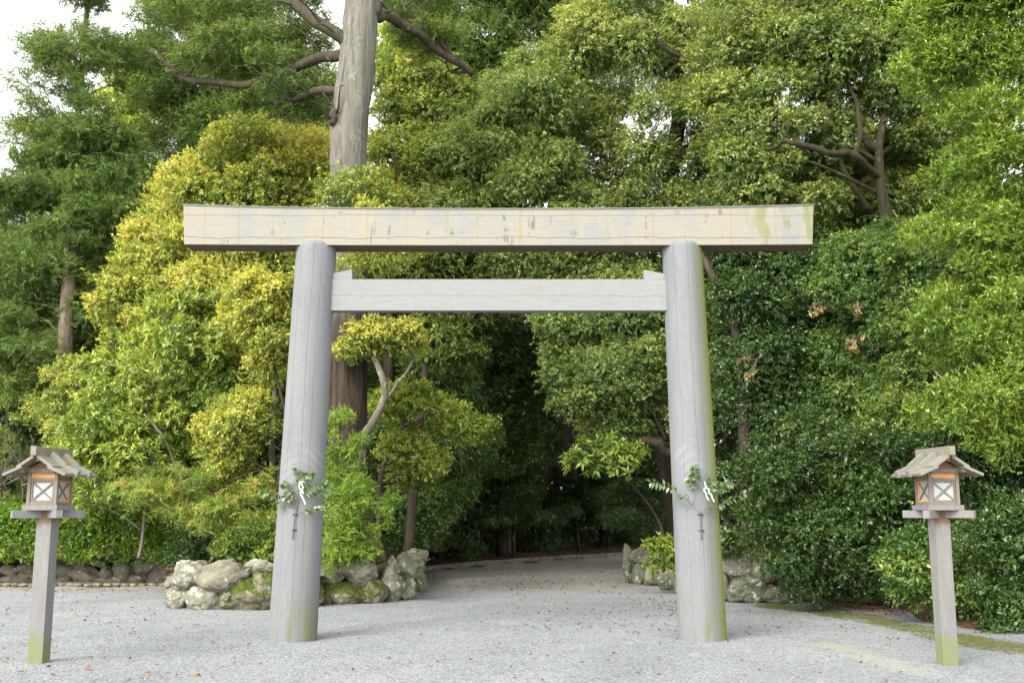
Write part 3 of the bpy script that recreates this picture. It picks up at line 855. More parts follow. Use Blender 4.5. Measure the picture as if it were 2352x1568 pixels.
# ------------------------------------------------------------------ lanterns
def make_lantern():
    t = thing('wooden_lantern', '', 'lantern', (0, 0, 0))
    MB().box((0, 0, 0.62), (0.165, 0.165, 1.96)).build('post', M['lantern'], t, bevel=0.006)
    zc = 1.55
    MB().box((0, 0, zc), (0.74, 0.07, 0.082), R(45)).build('crossbar', M['frame'], t, bevel=0.004)
    MB().box((0, 0, zc + 0.002), (0.74, 0.07, 0.080), R(-45)).build('crossbar', M['frame'], t, bevel=0.004)
    MB().box((0, 0, 1.62), (0.385, 0.385, 0.055)).build('plinth', M['frame'], t, bevel=0.004)
    hb, z0, z1 = 0.165, 1.648, 1.985
    fr = MB()
    for sx in (-1, 1):
        for sy in (-1, 1):
            fr.box((sx * (hb - 0.018), sy * (hb - 0.018), (z0 + z1) / 2), (0.036, 0.036, z1 - z0))
    for k in range(4):
        a = k * math.pi / 2
        for zz, hh, dd in ((z0 + 0.016, 0.031, 0.024), (1.915, 0.030, 0.026)):
            c = (0, -hb + 0.016)
            fr.box((-c[1] * math.sin(a) * 1, c[1] * math.cos(a), zz), (2 * hb - 0.072, dd, hh), a)
    fr.build('box_frame', M['boxwood'], t, bevel=0.003)
    up = MB()
    for k in range(4):
        a = k * math.pi / 2
        d = -hb + 0.020
        up.box((-d * math.sin(a), d * math.cos(a), 1.957), (2 * hb - 0.072, 0.016, 0.054), a)
    up.build('upper_panel', M['fresh'], t)
    for k in range(4):
        a = k * math.pi / 2
        ca, sa = math.cos(a), math.sin(a)
        w2, zl, zh = hb - 0.037, z0 + 0.032, 1.900
        rot = lambda x, y, z: (x * ca - y * sa, x * sa + y * ca, z)
        wn = MB()
        y = -hb + 0.022
        for (x, zz, w, h) in ((-w2 + 0.010, (zl + zh) / 2, 0.018, zh - zl), (w2 - 0.010, (zl + zh) / 2, 0.018, zh - zl), (0, zl + 0.009, 2 * w2 - 0.038, 0.018), (0, zh - 0.009, 2 * w2 - 0.038, 0.018)):
            wn.box(rot(x, y, zz), (w, 0.020, h), a)
        win = wn.build('window', M['fresh' if k % 2 else 'boxwood'], t, bevel=0.002)
        pn = MB().box(rot(0, y + 0.006, (zl + zh) / 2), (2 * w2 - 0.036, 0.004, zh - zl - 0.034), a)
        pn.build('paper_pane', M['paper'], win)
        lw, lh = 2 * w2 - 0.036, zh - zl - 0.036
        L = math.hypot(lw, lh) - 0.012
        ang = math.atan2(lh, lw)
        for s, dy in ((1, 0.0), (-1, 0.0055)):
            lt_ = MB()
            P = []
            for (px, pz) in ((-L / 2, -0.0085), (L / 2, -0.0085), (L / 2, 0.0085), (-L / 2, 0.0085)):
                P.append((px * math.cos(ang) - s * pz * math.sin(ang), s * (px * math.sin(ang)) + pz * math.cos(ang)))
            Vv = [rot(px, y - 0.006 + dy - e, (zl + zh) / 2 + pz) for e in (0.005, -0.004) for px, pz in P]
            lt_.add(Vv, [(0, 1, 2, 3), (7, 6, 5, 4), (0, 4, 5, 1), (1, 5, 6, 2), (2, 6, 7, 3), (3, 7, 4, 0)])
            lt_.build('lattice_bar', M['boxwood'], win)
    # gable walls, plates and purlin under the roof
    za = 2.150
    for y in (-0.150, 0.150):
        MB().prism([(-0.15, 1.987), (0.15, 1.987), (0.15, 2.03), (0.0, 2.12), (-0.15, 2.03)], 'y', y - 0.01, y + 0.01).build('gable_board', M['under'], t)
    pt = MB()
    for x in (-0.172, 0.172):
        pt.box((x, 0, 2.008), (0.045, 0.58, 0.045))
    pt.box((0, 0, 2.115), (0.034, 0.60, 0.034))
    pt.box((0, -0.178, 2.006), (0.30, 0.030, 0.045))
    pt.box((0, 0.178, 2.006), (0.30, 0.030, 0.045))
    pt.build('roof_plate', M['boxwood'], t, bevel=0.003)
    # roof: on each side an upper and a lower tier of boards with raised battens
    RL = 0.70
    rf = None
    for s in (-1, 1):
        def slab(mb, x0, z0_, x1, z1_, th, y0, y1):
            dx, dz = x1 - x0, z1_ - z0_
            l = math.hypot(dx, dz)
            nx_, nz_ = -dz / l * th, dx / l * th
            poly = [(s * x0, z0_), (s * x1, z1_), (s * (x1 + nx_), z1_ + nz_), (s * (x0 + nx_), z0_ + nz_)]
            mb.prism(poly, 'y', y0, y1)
        up_, lo_ = (0.005, 2.142, 0.185, 2.022), (0.135, 2.030, 0.335, 1.944)
        mb = MB()
        slab(mb, *up_, 0.030, -RL / 2, RL / 2)
        slab(mb, *lo_, 0.030, -RL / 2 - 0.002, RL / 2 + 0.002)
        un = MB()
        slab(un, 0.012, 2.133, 0.30, 1.945, 0.004, -RL / 2 + 0.03, RL / 2 - 0.03)
        if rf is None:
            rf = mb.build('roof', M['roofwood'], t, bevel=0.003)
        else:
            mb.build('roof_slope', M['roofwood'], rf, bevel=0.003)
        un.build('roof_lining', M['under'], rf)
        for yb in (-0.135, 0.135):
            b = MB()
            slab(b, up_[0] + 0.035, up_[1] + 0.0, up_[2] + 0.012, up_[3] - 0.008, 0.078, yb - 0.026, yb + 0.026)
            slab(b, lo_[0] + 0.02, lo_[1] - 0.006, lo_[2] + 0.028, lo_[3] - 0.010, 0.074, yb - 0.028, yb + 0.028)
            b.build('batten', M['roofwood'], rf, bevel=0.002)
    MB().box((0, 0, 2.205), (0.060, 0.78, 0.096)).build('ridge_cap', M['roofwood'], t, bevel=0.004)
    return t


LA = make_lantern()
pL = on_ground(80, 1529)
LA.location = (pL[0], pL[1] + 0.08, 0)
LA.rotation_euler = (0, 0, R(-5))
LA['label'] = 'roofed wooden post lantern in front of the clipped green hedge'
LA['group'] = 'post lanterns flanking the gate'
LB = copy_tree(LA)
pR = on_ground(2184, 1530)
LB.location = (pR[0], pR[1] + 0.08, 0)
LB.rotation_euler = (0, 0, R(5))
LB['label'] = 'roofed wooden post lantern in front of dark evergreen bushes'


# ------------------------------------------------------------------ foliage
def unit(a):
    return a / (np.linalg.norm(a, axis=-1, keepdims=True) + 1e-9)


KINDS = {
    #          leaf L, W, leaves per twig, twig length, spread, droop, up, twigs per m2
    'broad':  dict(L=0.082, W=0.036, k=9, tl=0.15, spread=0.9, droop=0.35, up=0.65, dens=112),
    'oak':    dict(L=0.088, W=0.029, k=10, tl=0.16, spread=0.8, droop=0.6, up=0.6, dens=112),
    'gloss':  dict(L=0.078, W=0.036, k=8, tl=0.14, spread=0.9, droop=0.30, up=0.75, dens=110),
    'near':   dict(L=0.085, W=0.026, k=9, tl=0.16, spread=0.75, droop=0.15, up=0.5, dens=95),
    'rosette': dict(L=0.125, W=0.034, k=9, tl=0.06, spread=1.15, droop=0.15, up=0.6, dens=55),
    'layer':  dict(L=0.15, W=0.05, k=8, tl=0.25, spread=1.0, droop=0.12, up=1.5, dens=40),
    'hedge':  dict(L=0.055, W=0.032, k=8, tl=0.08, spread=0.9, droop=0.0, up=0.7, dens=190),
    'cedar':  dict(L=0.15, W=0.022, k=13, tl=0.34, spread=0.55, droop=0.45, up=0.3, dens=36),
    'plume':  dict(L=0.10, W=0.013, k=18, tl=0.30, spread=0.60, droop=0.55, up=0.3, dens=62),
    'far':    dict(L=0.24, W=0.10, k=6, tl=0.3, spread=1.0, droop=0.3, up=0.7, dens=16),
}
STAT = {'leaves': 0}


def leaves_mesh(base, axis, nrm, L, W, tint, fold=0.22, bend=0.18):
    s = unit(np.cross(axis, nrm))
    nn = unit(np.cross(s, axis))
    mid = base + axis * (L * 0.45)[:, None]
    lift = nn * (W * fold)[:, None]
    l = mid + s * (W * 0.5)[:, None] + lift
    r = mid - s * (W * 0.5)[:, None] + lift
    t = base + axis * L[:, None] - nn * (L * bend)[:, None]
    V = np.stack([base, r, t, l], 1).reshape(-1, 3)
    F = np.arange(len(base) * 4).reshape(-1, 4)
    return V, F, np.repeat(tint, 4)


def foliage(C, Rd, kind, rng, base=0.35, young=0.0, yfrac=0.35, scale=1.0, dens=1.0, under=0.45, spot=0.0, fill=0.5):
    """leafy twigs over a set of clumps: centres C (n,3), radii Rd (n,3)"""
    K_ = KINDS[kind]
    if kind in ('broad', 'oak', 'gloss', 'near') and scale <= 1.1:
        scale *= 0.80
    C, Rd = np.asarray(C, float), np.asarray(Rd, float)
    area = 4 * math.pi * (np.prod(Rd, axis=1) ** (2 / 3))
    cnt = np.maximum(3, (area * K_['dens'] * dens / scale ** 2).astype(int))
    bi = np.repeat(np.arange(len(C)), cnt)
    n = len(bi)
    d = unit(rng.normal(size=(n, 3)))
    keep = (d[:, 2] > -0.25) | (rng.random(n) < under)
    bi, d = bi[keep], d[keep]
    n = len(bi)
    ph = rng.uniform(0, 6.28, (len(C), 3))[bi]
    lump = 0.16 * np.sin(4.2 * d[:, 0] + ph[:, 0]) * np.sin(4.0 * d[:, 2] + ph[:, 1]) + 0.12 * np.sin(7 * d[:, 1] + 5 * d[:, 0] + ph[:, 2])
    inn = rng.random(n)
    rf = 1.0 + lump - fill * inn ** 2.2 + rng.normal(0, 0.06, n) + 0.38 * (rng.random(n) < 0.16) * rng.random(n) ** 1.5
    tip = C[bi] + d * Rd[bi] * rf[:, None]
    td = unit(d * 0.75 + np.array((0, 0, 0.35)) + rng.normal(0, 0.38, (n, 3)))
    td[:, 2] -= 0.25 * K_['droop']
    td = unit(td)
    bl = rng.normal(0, 1, len(C))[bi]
    tw = rng.normal(0, 1, n)
    isy = (rng.random(n) < yfrac) & (inn < 0.75) & (d[:, 2] > -0.35)
    k = K_['k']
    N = n * k
    ti = np.repeat(np.arange(n), k)
    q = np.tile(np.arange(k) / max(k - 1, 1), n) + rng.normal(0, 0.05, N)
    tl = K_['tl'] * scale * rng.uniform(0.7, 1.3, n)
    T = td[ti]
    a0 = unit(np.cross(T, rng.normal(size=(N, 3))))
    sp = K_['spread'] * (1.15 - 0.5 * q)
    ax = unit(T * np.cos(sp)[:, None] + a0 * np.sin(sp)[:, None] + rng.normal(0, 0.12, (N, 3)))
    ax[:, 2] -= K_['droop'] * (0.5 + 0.6 * rng.random(N))
    ax = unit(ax)
    pos = tip[ti] - T * (tl[ti] * (1 - q))[:, None]
    pos[:, 2] -= K_['droop'] * 0.35 * tl[ti] * q ** 2
    nr = d[ti] * 0.55 + np.array((0, 0, 1.0)) * K_['up'] + rng.normal(0, 0.42, (N, 3))
    csz = rng.uniform(0.72, 1.3, len(C))[bi][ti]
    L = K_['L'] * scale * csz * rng.uniform(0.6, 1.3, N)
    W = K_['W'] * scale * csz * rng.uniform(0.75, 1.25, N)
    yg = isy[ti] & (q > 0.30)
    tint = base + 0.07 * bl[ti] + 0.08 * tw[ti] + rng.normal(0, 0.07, N) + young * yg * (0.6 + 0.5 * rng.random(N))
    if young < 0.6:
        tint = np.minimum(tint, 0.93)
    if spot:
        tint = np.where(rng.random(N) < spot, 1.0, tint)
    tint = np.clip(tint, 0.0, 1.0)
    L = np.where(yg, L * 0.9, L)
    STAT['leaves'] += N
    return leaves_mesh(pos, ax, nr, L, W, tint)


def clumps_in(poly, Y0, r, bulge, rng, pack=1.15, back=0.6, flat=0.8, jit=0.5, thin=1.0, inset=0.30):
    """clump centres and radii filling an outline given in u, v, at its own distance and with its own thickness"""
    P = np.asarray(poly, float)
    px = r * FPX / Y0
    st = px * pack
    x0, y0 = P.min(0)
    x1, y1 = P.max(0)
    C, Rr = [], []
    for lay in ((0, 1) if back else (0,)):
        k = 1.0 if lay == 0 else 1.35
        gx, gy = np.meshgrid(np.arange(x0 - st, x1 + st, st * k), np.arange(y0 - st, y1 + st, st * k * 0.9))
        gx[1::2] += st * k * 0.5
        Q = np.stack([gx.ravel(), gy.ravel()], 1) + rng.uniform(-0.33, 0.33, (gx.size, 2)) * st
        ins, dist = poly_info(Q, P)
        for q, i_, ds in zip(Q, ins, dist):
            if not i_ or ds < inset * px * 0.8 or (thin < 1.0 and rng.random() > thin):
                continue
            e = min(1.0, ds / (3.2 * px)) ** 0.6
            yo = -bulge * e if lay == 0 else bulge * back * (0.35 + 0.65 * e)
            Y = Y0 + yo + rng.uniform(-jit, jit) * r
            rr = r * rng.choice([0.62, 0.8, 1.0, 1.2, 1.38]) * rng.uniform(0.9, 1.1) * (0.72 + 0.28 * e) * (1.0 if lay == 0 else 1.2)
            C.append(at(q[0], q[1], Y))
            Rr.append((rr * rng.uniform(0.9, 1.15), rr * rng.uniform(0.9, 1.1), rr * flat * rng.uniform(0.85, 1.15)))
    return np.array(C), np.array(Rr)


def limb_path(a, b, rng, sag=0.12, n=9):
    a, b = np.asarray(a, float), np.asarray(b, float)
    L = np.linalg.norm(b - a)
    m1 = a + (b - a) * 0.35 + rng.normal(0, sag * 0.4, 3) * L + np.array((0, 0, 0.06 * L))
    m2 = a + (b - a) * 0.7 + rng.normal(0, sag * 0.4, 3) * L + np.array((0, 0, 0.08 * L))
    return spline([a, m1, m2, b], n)


def tree(name, label, cat, polys, Y0, leaf, mat, r=0.75, bulge=1.2, trunk=None, trad=(0.16, 0.05), bark='bark_dark', limbs=10, group=None, seed=1,
         extra_limbs=(), twigs=0, pack=1.15, back=0.6, flat=0.8, thin=1.0, limb_r=0.05, seg=12, crown_name='crown', ground=0.6, limb_bark=None, **fk):
    """trunk: list of (u, v, Y) or world points ('w', x, y, z), from the base up"""
    rng = np.random.default_rng(seed * 101 + 5)
    if polys and np.isscalar(polys[0][0]):
        polys = [polys]
    CC, RR = [], []
    for p in polys:
        yy, pp = Y0, p
        if len(p) == 2 and np.isscalar(p[1]):
            pp, yy = p
        c, rr = clumps_in(pp, yy, r, bulge, rng, pack, back, flat, thin=thin)
        if len(c):
            CC.append(c)
            RR.append(rr)
    C, Rd = np.concatenate(CC), np.concatenate(RR)
    tp = []
    for p in trunk or ():
        tp.append(np.array(p[1:], float) if p[0] == 'w' else at(*p))
    if not tp:
        lo = C[np.argmin(C[:, 2])]
        cx = C.mean(0)
        trad = (min(0.16, r * 0.11), r * 0.03)
        tp = [np.array((cx[0], cx[1] + 0.25, ground)), np.array((cx[0] * 0.99, cx[1] + 0.2, max(0.4, C[:, 2].min() * 0.7))), np.array((cx[0] + 0.15, cx[1] + 0.2, cx[2])), np.array((cx[0], cx[1] + 0.2, C[:, 2].max()))]
    base = tp[0].copy()
    t = thing(name, label, cat, tuple(base), 0.0, group)
    path = spline(tp, max(10, 5 * len(tp)))
    mb, lmb = MB(), MB()
    mb.tube(np.array(path) - base, np.interp(np.linspace(0, 1, len(path)), np.linspace(0, 1, len(trad)), trad), seg, 0.035)
    PA = np.array(path)
    order = rng.permutation(len(C))[:limbs]
    for i in order:
        c = C[i]
        # leave the trunk somewhat below the clump
        hz = np.linalg.norm(PA[:, :2] - c[:2], axis=1)
        tgt = c[2] - 0.45 * np.min(hz)
        j = int(np.argmin(np.abs(PA[:, 2] - tgt)))
        mb.tube(np.array(limb_path(PA[j], c, rng)) - base, [limb_r, limb_r * 0.3], 6, 0.05)
    for pts, ra, rb in extra_limbs:
        pp = [np.array(p[1:], float) if p[0] == 'w' else at(*p) for p in pts]
        pm = [pp[0]]
        for q0, q1 in zip(pp[:-1], pp[1:]):
            pm += [(q0 + q1) / 2 + rng.normal(0, ra * 0.3, 3), q1 + rng.normal(0, ra * 0.15, 3)]
        lp = np.array(spline(pm, 5 * len(pm)))
        lmb = MB() if limb_bark else mb
        lmb.tube(lp - base, [ra, 0.5 * (ra + rb) * rng.uniform(0.9, 1.1), rb], 10, 0.025)
        if limb_bark and ra < 0.2:
            for q in lp[4::3]:
                e = q + np.array((rng.normal(0, 0.5), rng.normal(0, 0.3), rng.uniform(-0.1, 0.8)))
                lmb.tube(np.array(limb_path(q, e, rng, 0.25, 7)) - base, [rb * 0.5, 0.008], 5)
        if limb_bark:
            lmb.build('limb' if ra < 0.2 else 'root', M[limb_bark if ra < 0.2 else bark], t, smooth=True)
    for _ in range(twigs):
        c = C[rng.integers(len(C))]
        e = c + unit(rng.normal(size=3)) * Rd[0][0] * rng.uniform(0.7, 1.3)
        mb.tube(np.array(limb_path(c + rng.normal(0, 0.15, 3), e, rng, 0.3, 7)) - base, [0.014, 0.006], 4)
    mb.build('trunk', M[bark], t, smooth=True)
    V, F, ti = foliage(C, Rd, leaf, rng, **fk)
    mesh_obj(crown_name, V - base, F, M[mat], t, attr={'tint': ti})
    return t, C, Rd


CED = 'cedars behind the left shrubs'
# --- far left conifers
tree('cedar_tree', 'tall pointed cedar with pale bare lower trunk against white sky at far left', 'tree',
     [[(190, -90), (100, 60), (40, 130), (30, 300), (0, 430), (-100, 560), (-140, 720), (-140, 840), (340, 820), (370, 600), (350, 450), (300, 280), (290, 120), (250, -20)]],
     33, 'cedar', 'L_cedar', r=0.95, bulge=1.6, trunk=[(146, 1150, 34), (150, 800, 31.2), (163, 560, 31.6), (168, 450, 33), (180, 250, 33.2), (200, 20, 34), (204, -90, 34)], trad=(0.25, 0.05),
     bark='bark_tan', limbs=26, seed=1, pack=1.05, back=0.7, flat=0.6, thin=1.0, scale=1.05, dens=1.5, limb_r=0.04, base=0.42, young=0.22, yfrac=0.4, group=CED)
tree('cedar_tree', 'dark trunked cedar standing between the pointed cedar and the grey lichened trunk', 'tree',
     [[(330, -80), (310, 120), (330, 300), (310, 480), (330, 620), (260, 740), (420, 760), (620, 520), (780, 420), (800, 200), (640, 60), (560, -120)]],
     37, 'cedar', 'L_cedar', r=1.0, bulge=1.8, trunk=[(492, 1100, 37), (485, 700, 36), (478, 380, 35.6), (470, 200, 36), (455, -80, 37)], trad=(0.42, 0.10),
     bark='bark_dark', limbs=30, seed=2, back=0.6, flat=0.62, thin=1.0, pack=1.05, dens=1.4, scale=1.15, limb_r=0.04, base=0.42, young=0.30, yfrac=0.45, group=CED)
tree('cedar_tree', 'bushy young cedar low at the far left edge above the bare shrub', 'tree',
     [[(-120, 690), (30, 690), (120, 750), (150, 830), (110, 920), (-120, 950)]],
     29, 'cedar', 'L_cedar', r=0.7, bulge=1.0, limbs=8, seed=3, flat=0.6, scale=1.15, base=0.48, young=0.2, group=CED)
tree('cedar_tree', 'shaded broad cedar filling the gap beside the pale cedar trunk', 'tree',
     [[(-160, 460), (40, 380), (120, 260), (300, 240), (400, 420), (400, 700), (300, 960), (120, 1150), (-160, 1150)]],
     39, 'cedar', 'L_cedar', r=1.1, bulge=1.4, limbs=8, seed=4, flat=0.7, scale=1.6, base=0.28, young=0.1, group=CED)
# --- the great cedar beside the gate
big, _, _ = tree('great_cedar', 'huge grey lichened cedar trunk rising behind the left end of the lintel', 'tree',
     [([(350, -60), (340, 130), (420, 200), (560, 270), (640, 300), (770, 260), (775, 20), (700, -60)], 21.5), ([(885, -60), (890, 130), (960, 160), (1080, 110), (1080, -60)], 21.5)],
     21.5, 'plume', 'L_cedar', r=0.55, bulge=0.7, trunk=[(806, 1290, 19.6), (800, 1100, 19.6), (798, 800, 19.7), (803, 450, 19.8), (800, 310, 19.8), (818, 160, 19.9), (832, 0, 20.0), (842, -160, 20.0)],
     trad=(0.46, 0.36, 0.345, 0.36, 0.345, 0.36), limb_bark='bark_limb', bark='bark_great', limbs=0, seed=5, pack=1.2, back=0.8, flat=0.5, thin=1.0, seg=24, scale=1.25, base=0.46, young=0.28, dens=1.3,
     extra_limbs=[([(806, 110, 19.8), (760, 70, 19.9), (700, 30, 20.3), (630, -20, 20.6)], 0.13, 0.10), ([(800, 120, 19.8), (735, 130, 20.2), (640, 172, 20.8), (555, 194, 21.2), (420, 178, 21.5), (350, 120, 21.6)], 0.12, 0.05),
                  ([(800, 205, 19.8), (740, 205, 20.2), (680, 225, 20.7), (636, 240, 21.0)], 0.09, 0.05), ([(850, 30, 19.9), (890, 35, 20.2), (960, 80, 20.8), (1030, 130, 21.2), (1085, 165, 21.5)], 0.12, 0.08),
                  ([(1030, 125, 21.2), (1000, 80, 21.4), (940, 30, 21.6), (900, -20, 21.6)], 0.06, 0.03), ([(800, 255, 19.8), (768, 262, 19.55), (757, 285, 19.5)], 0.10, 0.06),
                  ([(812, 1200, 19.6), (850, 1245, 19.3), (880, 1288, 19.0)], 0.30, 0.10), ([(800, 1210, 19.5), (770, 1260, 19.2), (750, 1300, 19.0)], 0.28, 0.10), ([(806, 1200, 19.5), (815, 1255, 19.1), (822, 1300, 18.9)], 0.28, 0.10)])
# --- light green maples far behind, lit through by the sky
LM = 'lime green maples behind the cedars'
tree('maple_tree', 'backlit lime green maple far behind, left of the grey cedar trunk', 'tree',
     [[(225, 80), (220, 300), (330, 380), (420, 300), (420, 120), (330, 70)], [(520, 180), (540, 400), (760, 420), (760, 150)]],
     43, 'broad', 'L_lime', r=1.1, bulge=1.4, limbs=16, seed=6, scale=1.4, thin=0.75, back=0.4, base=0.55, group=LM, limb_r=0.07, bark='bark_dark')
tree('maple_tree', 'backlit lime green maple far behind, right of the grey cedar trunk', 'tree',
     [[(880, 60), (850, 520), (960, 660), (1120, 650), (1180, 400), (1100, 120), (1000, 60)]],
     42, 'broad', 'L_lime', r=1.1, bulge=1.4, limbs=14, seed=7, scale=1.4, thin=0.8, back=0.5, base=0.55, group=LM, limb_r=0.07)
# --- golden new foliage left of the gate
tree('camphor_tree', 'broad golden green camphor tree in new leaf behind the left pillar', 'tree',
     [[(790, 290), (690, 310), (640, 280), (530, 280), (480, 360), (370, 370), (335, 440), (330, 520), (262, 560), (245, 640), (240, 760), (400, 900), (480, 1000), (640, 1050), (770, 900), (790, 660), (770, 480)],
      [(800, 440), (850, 400), (960, 440), (1000, 560), (950, 650), (800, 660)], ([(735, 460), (790, 425), (870, 440), (960, 470), (950, 650), (775, 660)], 18.9)],
     24.5, 'broad', 'L_yellow', r=0.62, bulge=1.2, trunk=[(625, 1280, 24), (640, 1000, 24), (630, 760, 24), (600, 560, 24.3), (580, 380, 24.5)], trad=(0.2, 0.07), bark='bark_pale', limbs=24, seed=8,
     base=0.43, young=0.34, yfrac=0.50, twigs=20, back=0.4)
tree('evergreen_shrub', 'shrub with orange-tipped pale shoots leaning over the left lantern side', 'shrub',
     [[(310, 720), (200, 780), (100, 880), (96, 980), (140, 1060), (300, 1010), (400, 850), (420, 760)]],
     24.2, 'broad', 'L_yellow', r=0.5, bulge=0.9, limbs=12, seed=9, base=0.34, young=0.40, yfrac=0.5, bark='twig')
tree('andromeda_shrub', 'fresh green narrow-leaved shrub with scattered yellow leaves above the hedge', 'shrub',
     [[(520, 640), (420, 670), (300, 735), (220, 820), (190, 930), (130, 1010), (115, 1100), (170, 1170), (300, 1150), (420, 1060), (440, 900), (560, 760)]],
     22.6, 'rosette', 'L_fresh', r=0.42, bulge=0.8, limbs=26, seed=10, base=0.44, young=0.2, yfrac=0.4, spot=0.012, twigs=60, pack=1.25, thin=0.85, bark='twig', limb_r=0.03)
tree('tangled_shrub', 'shaded twiggy shrub with sparse green leaves behind the dark left hedge end', 'shrub',
     [[(400, 820), (380, 1180), (460, 1270), (650, 1280), (690, 900), (560, 780)]],
     22.9, 'broad', 'L_fresh', r=0.48, bulge=0.8, limbs=26, seed=11, base=0.30, young=0.2, twigs=80, pack=1.15, thin=1.0, bark='twig', limb_r=0.03,
     extra_limbs=[([(440, 1240, 22.3), (430, 1130, 22.0), (380, 1010, 21.8), (330, 950, 21.7)], 0.035, 0.02), ([(640, 1270, 22.0), (625, 1080, 21.8), (632, 900, 21.9)], 0.08, 0.05)])
tree('golden_shrub', 'bright yellow leafed sapling with pale crooked stems just left of the pillar', 'shrub',
     [[(560, 880), (470, 960), (445, 1060), (470, 1110), (560, 1060), (620, 960), (650, 900)], [(540, 620), (500, 740), (580, 850), (690, 840), (700, 620)]],
     20.9, 'broad', 'L_yellow', r=0.36, bulge=0.4, limbs=16, seed=12, base=0.46, young=0.25, yfrac=0.6, pack=1.05, bark='bark_limb', limb_r=0.02, twigs=20,
     trunk=[(640, 1270, 20.8), (640, 1100, 20.8), (660, 980, 20.9), (630, 840, 20.9), (620, 700, 20.9)], trad=(0.05, 0.02))
tree('cedar_sapling', 'rusty tinged cedar sapling spreading low between the left lantern and pillar', 'young tree',
     [[(280, 1060), (270, 1160), (420, 1190), (470, 1245), (640, 1240), (650, 1060), (540, 1075), (480, 1050)]],
     20.7, 'plume', 'L_cedar_red', r=0.34, bulge=0.5, limbs=16, seed=13, base=0.42, young=0.35, yfrac=0.4, flat=0.5, pack=1.15, bark='bark_red', limb_r=0.03)
tree('laurel_shrub', 'small dark laurel bush at the left foot of the gate on the boulder bed', 'shrub',
     [[(560, 1180), (500, 1250), (540, 1300), (660, 1290), (650, 1190)]],
     19.6, 'gloss', 'L_fresh', r=0.26, bulge=0.2, limbs=5, seed=14, base=0.22, young=0.05, bark='twig', limb_r=0.015)
tree('holly_shrub', 'dark drooping evergreen bush over the stone wall beside the clipped hedge', 'shrub',
     [[(400, 1150), (390, 1270), (420, 1290), (600, 1295), (600, 1170), (480, 1140)]],
     22.6, 'gloss', 'L_gloss', r=0.42, bulge=0.5, limbs=12, seed=15, base=0.34, young=0.1, twigs=40, bark='twig', limb_r=0.02)
# crooked tree by the gate
tree('crooked_tree', 'crooked lichened little tree with golden tuft top beside the red cedar trunk', 'tree',
     [[(790, 735), (775, 810), (850, 830), (960, 800), (975, 745), (900, 715)]],
     19.0, 'broad', 'L_yellow', r=0.34, bulge=0.3, seed=16, limbs=10, base=0.42, young=0.38, yfrac=0.6, bark='bark_pale', pack=1.2, limb_r=0.02, twigs=10,
     trunk=[(795, 1290, 18.8), (790, 1170, 18.8), (805, 1105, 18.8), (829, 1044, 18.8), (838, 1000, 18.8), (862, 960, 18.8), (882, 915, 18.8), (882, 880, 18.8), (866, 835, 18.9), (845, 790, 19.0), (850, 750, 19.0)],
     trad=(0.11, 0.07, 0.045), extra_limbs=[([(881, 920, 18.8), (916, 876, 18.9), (940, 845, 19.0), (958, 815, 19.0)], 0.035, 0.015)])
tree('camellia_tree', 'loose yellow green young tree under the tie beam beside the crooked trunk', 'tree',
     [[(860, 860), (850, 1000), (900, 1110), (1000, 1160), (1090, 1030), (1110, 960), (1010, 900), (940, 840)], [(960, 1080), (980, 1130), (1060, 1120), (1040, 1070)]],
     21.6, 'broad', 'L_fresh', r=0.42, bulge=0.6, limbs=18, seed=17, base=0.46, young=0.25, yfrac=0.5, pack=1.3, thin=0.85, twigs=20, limb_r=0.025,
     trunk=[(868, 1280, 21), (875, 1090, 21), (912, 1008, 21.2), (935, 930, 21.5), (950, 870, 21.6)], trad=(0.06, 0.02))
tree('cedar_sprouts', 'bright feathery cedar sprouts at the foot of the great trunk', 'young tree',
     [[(738, 920), (720, 1350), (790, 1320), (840, 1270), (880, 1230), (930, 1180), (880, 1090), (840, 1060), (845, 925)]],
     18.7, 'plume', 'L_cedar_lime', r=0.26, bulge=0.35, trunk=[(790, 1320, 18.9), (785, 1150, 18.9), (780, 960, 18.9)], trad=(0.03, 0.015), limbs=14, seed=18, base=0.44, young=0.18, pack=1.15, flat=0.7, limb_r=0.015, bark='bark_red', back=0, scale=0.9)
# --- centre: evergreen oaks above and behind the gate
OK = 'evergreen oaks behind the gate'
tree('oak_tree', 'airy yellow-tipped oak immediately right of the grey cedar trunk above the lintel', 'tree',
     [[(880, 110), (850, 300), (840, 470), (980, 500), (1090, 470), (1090, 330), (1080, 150), (980, 90)]],
     25.5, 'oak', 'L_yellow', r=0.58, bulge=1.0, limbs=18, seed=19, base=0.30, young=0.28, yfrac=0.55, thin=1.0, bark='bark_dark', group=OK, limb_r=0.04,
     trunk=[(890, 900, 25), (900, 560, 25), (920, 430, 25), (960, 280, 25.4), (980, 180, 25.5)], trad=(0.14, 0.05))
tree('oak_tree', 'rounded grey green oak over the middle of the lintel', 'tree',
     [[(1100, 90), (1090, 180), (1010, 260), (1000, 400), (890, 470), (860, 560), (900, 700), (1100, 760), (1500, 720), (1520, 480), (1460, 350), (1400, 280), (1380, 130), (1240, 70)]],
     25.5, 'oak', 'L_oak', r=0.72, bulge=2.0, limbs=28, seed=20, base=0.43, young=0.26, yfrac=0.32, back=0.2, bark='bark_dark', group=OK, limb_r=0.06,
     trunk=[(1570, 1290, 26.5), (1520, 1010, 26.2), (1410, 760, 25.6), (1310, 470, 24.6), (1250, 330, 24.6), (1220, 200, 25), (1200, 110, 25.5)], trad=(0.26, 0.08))
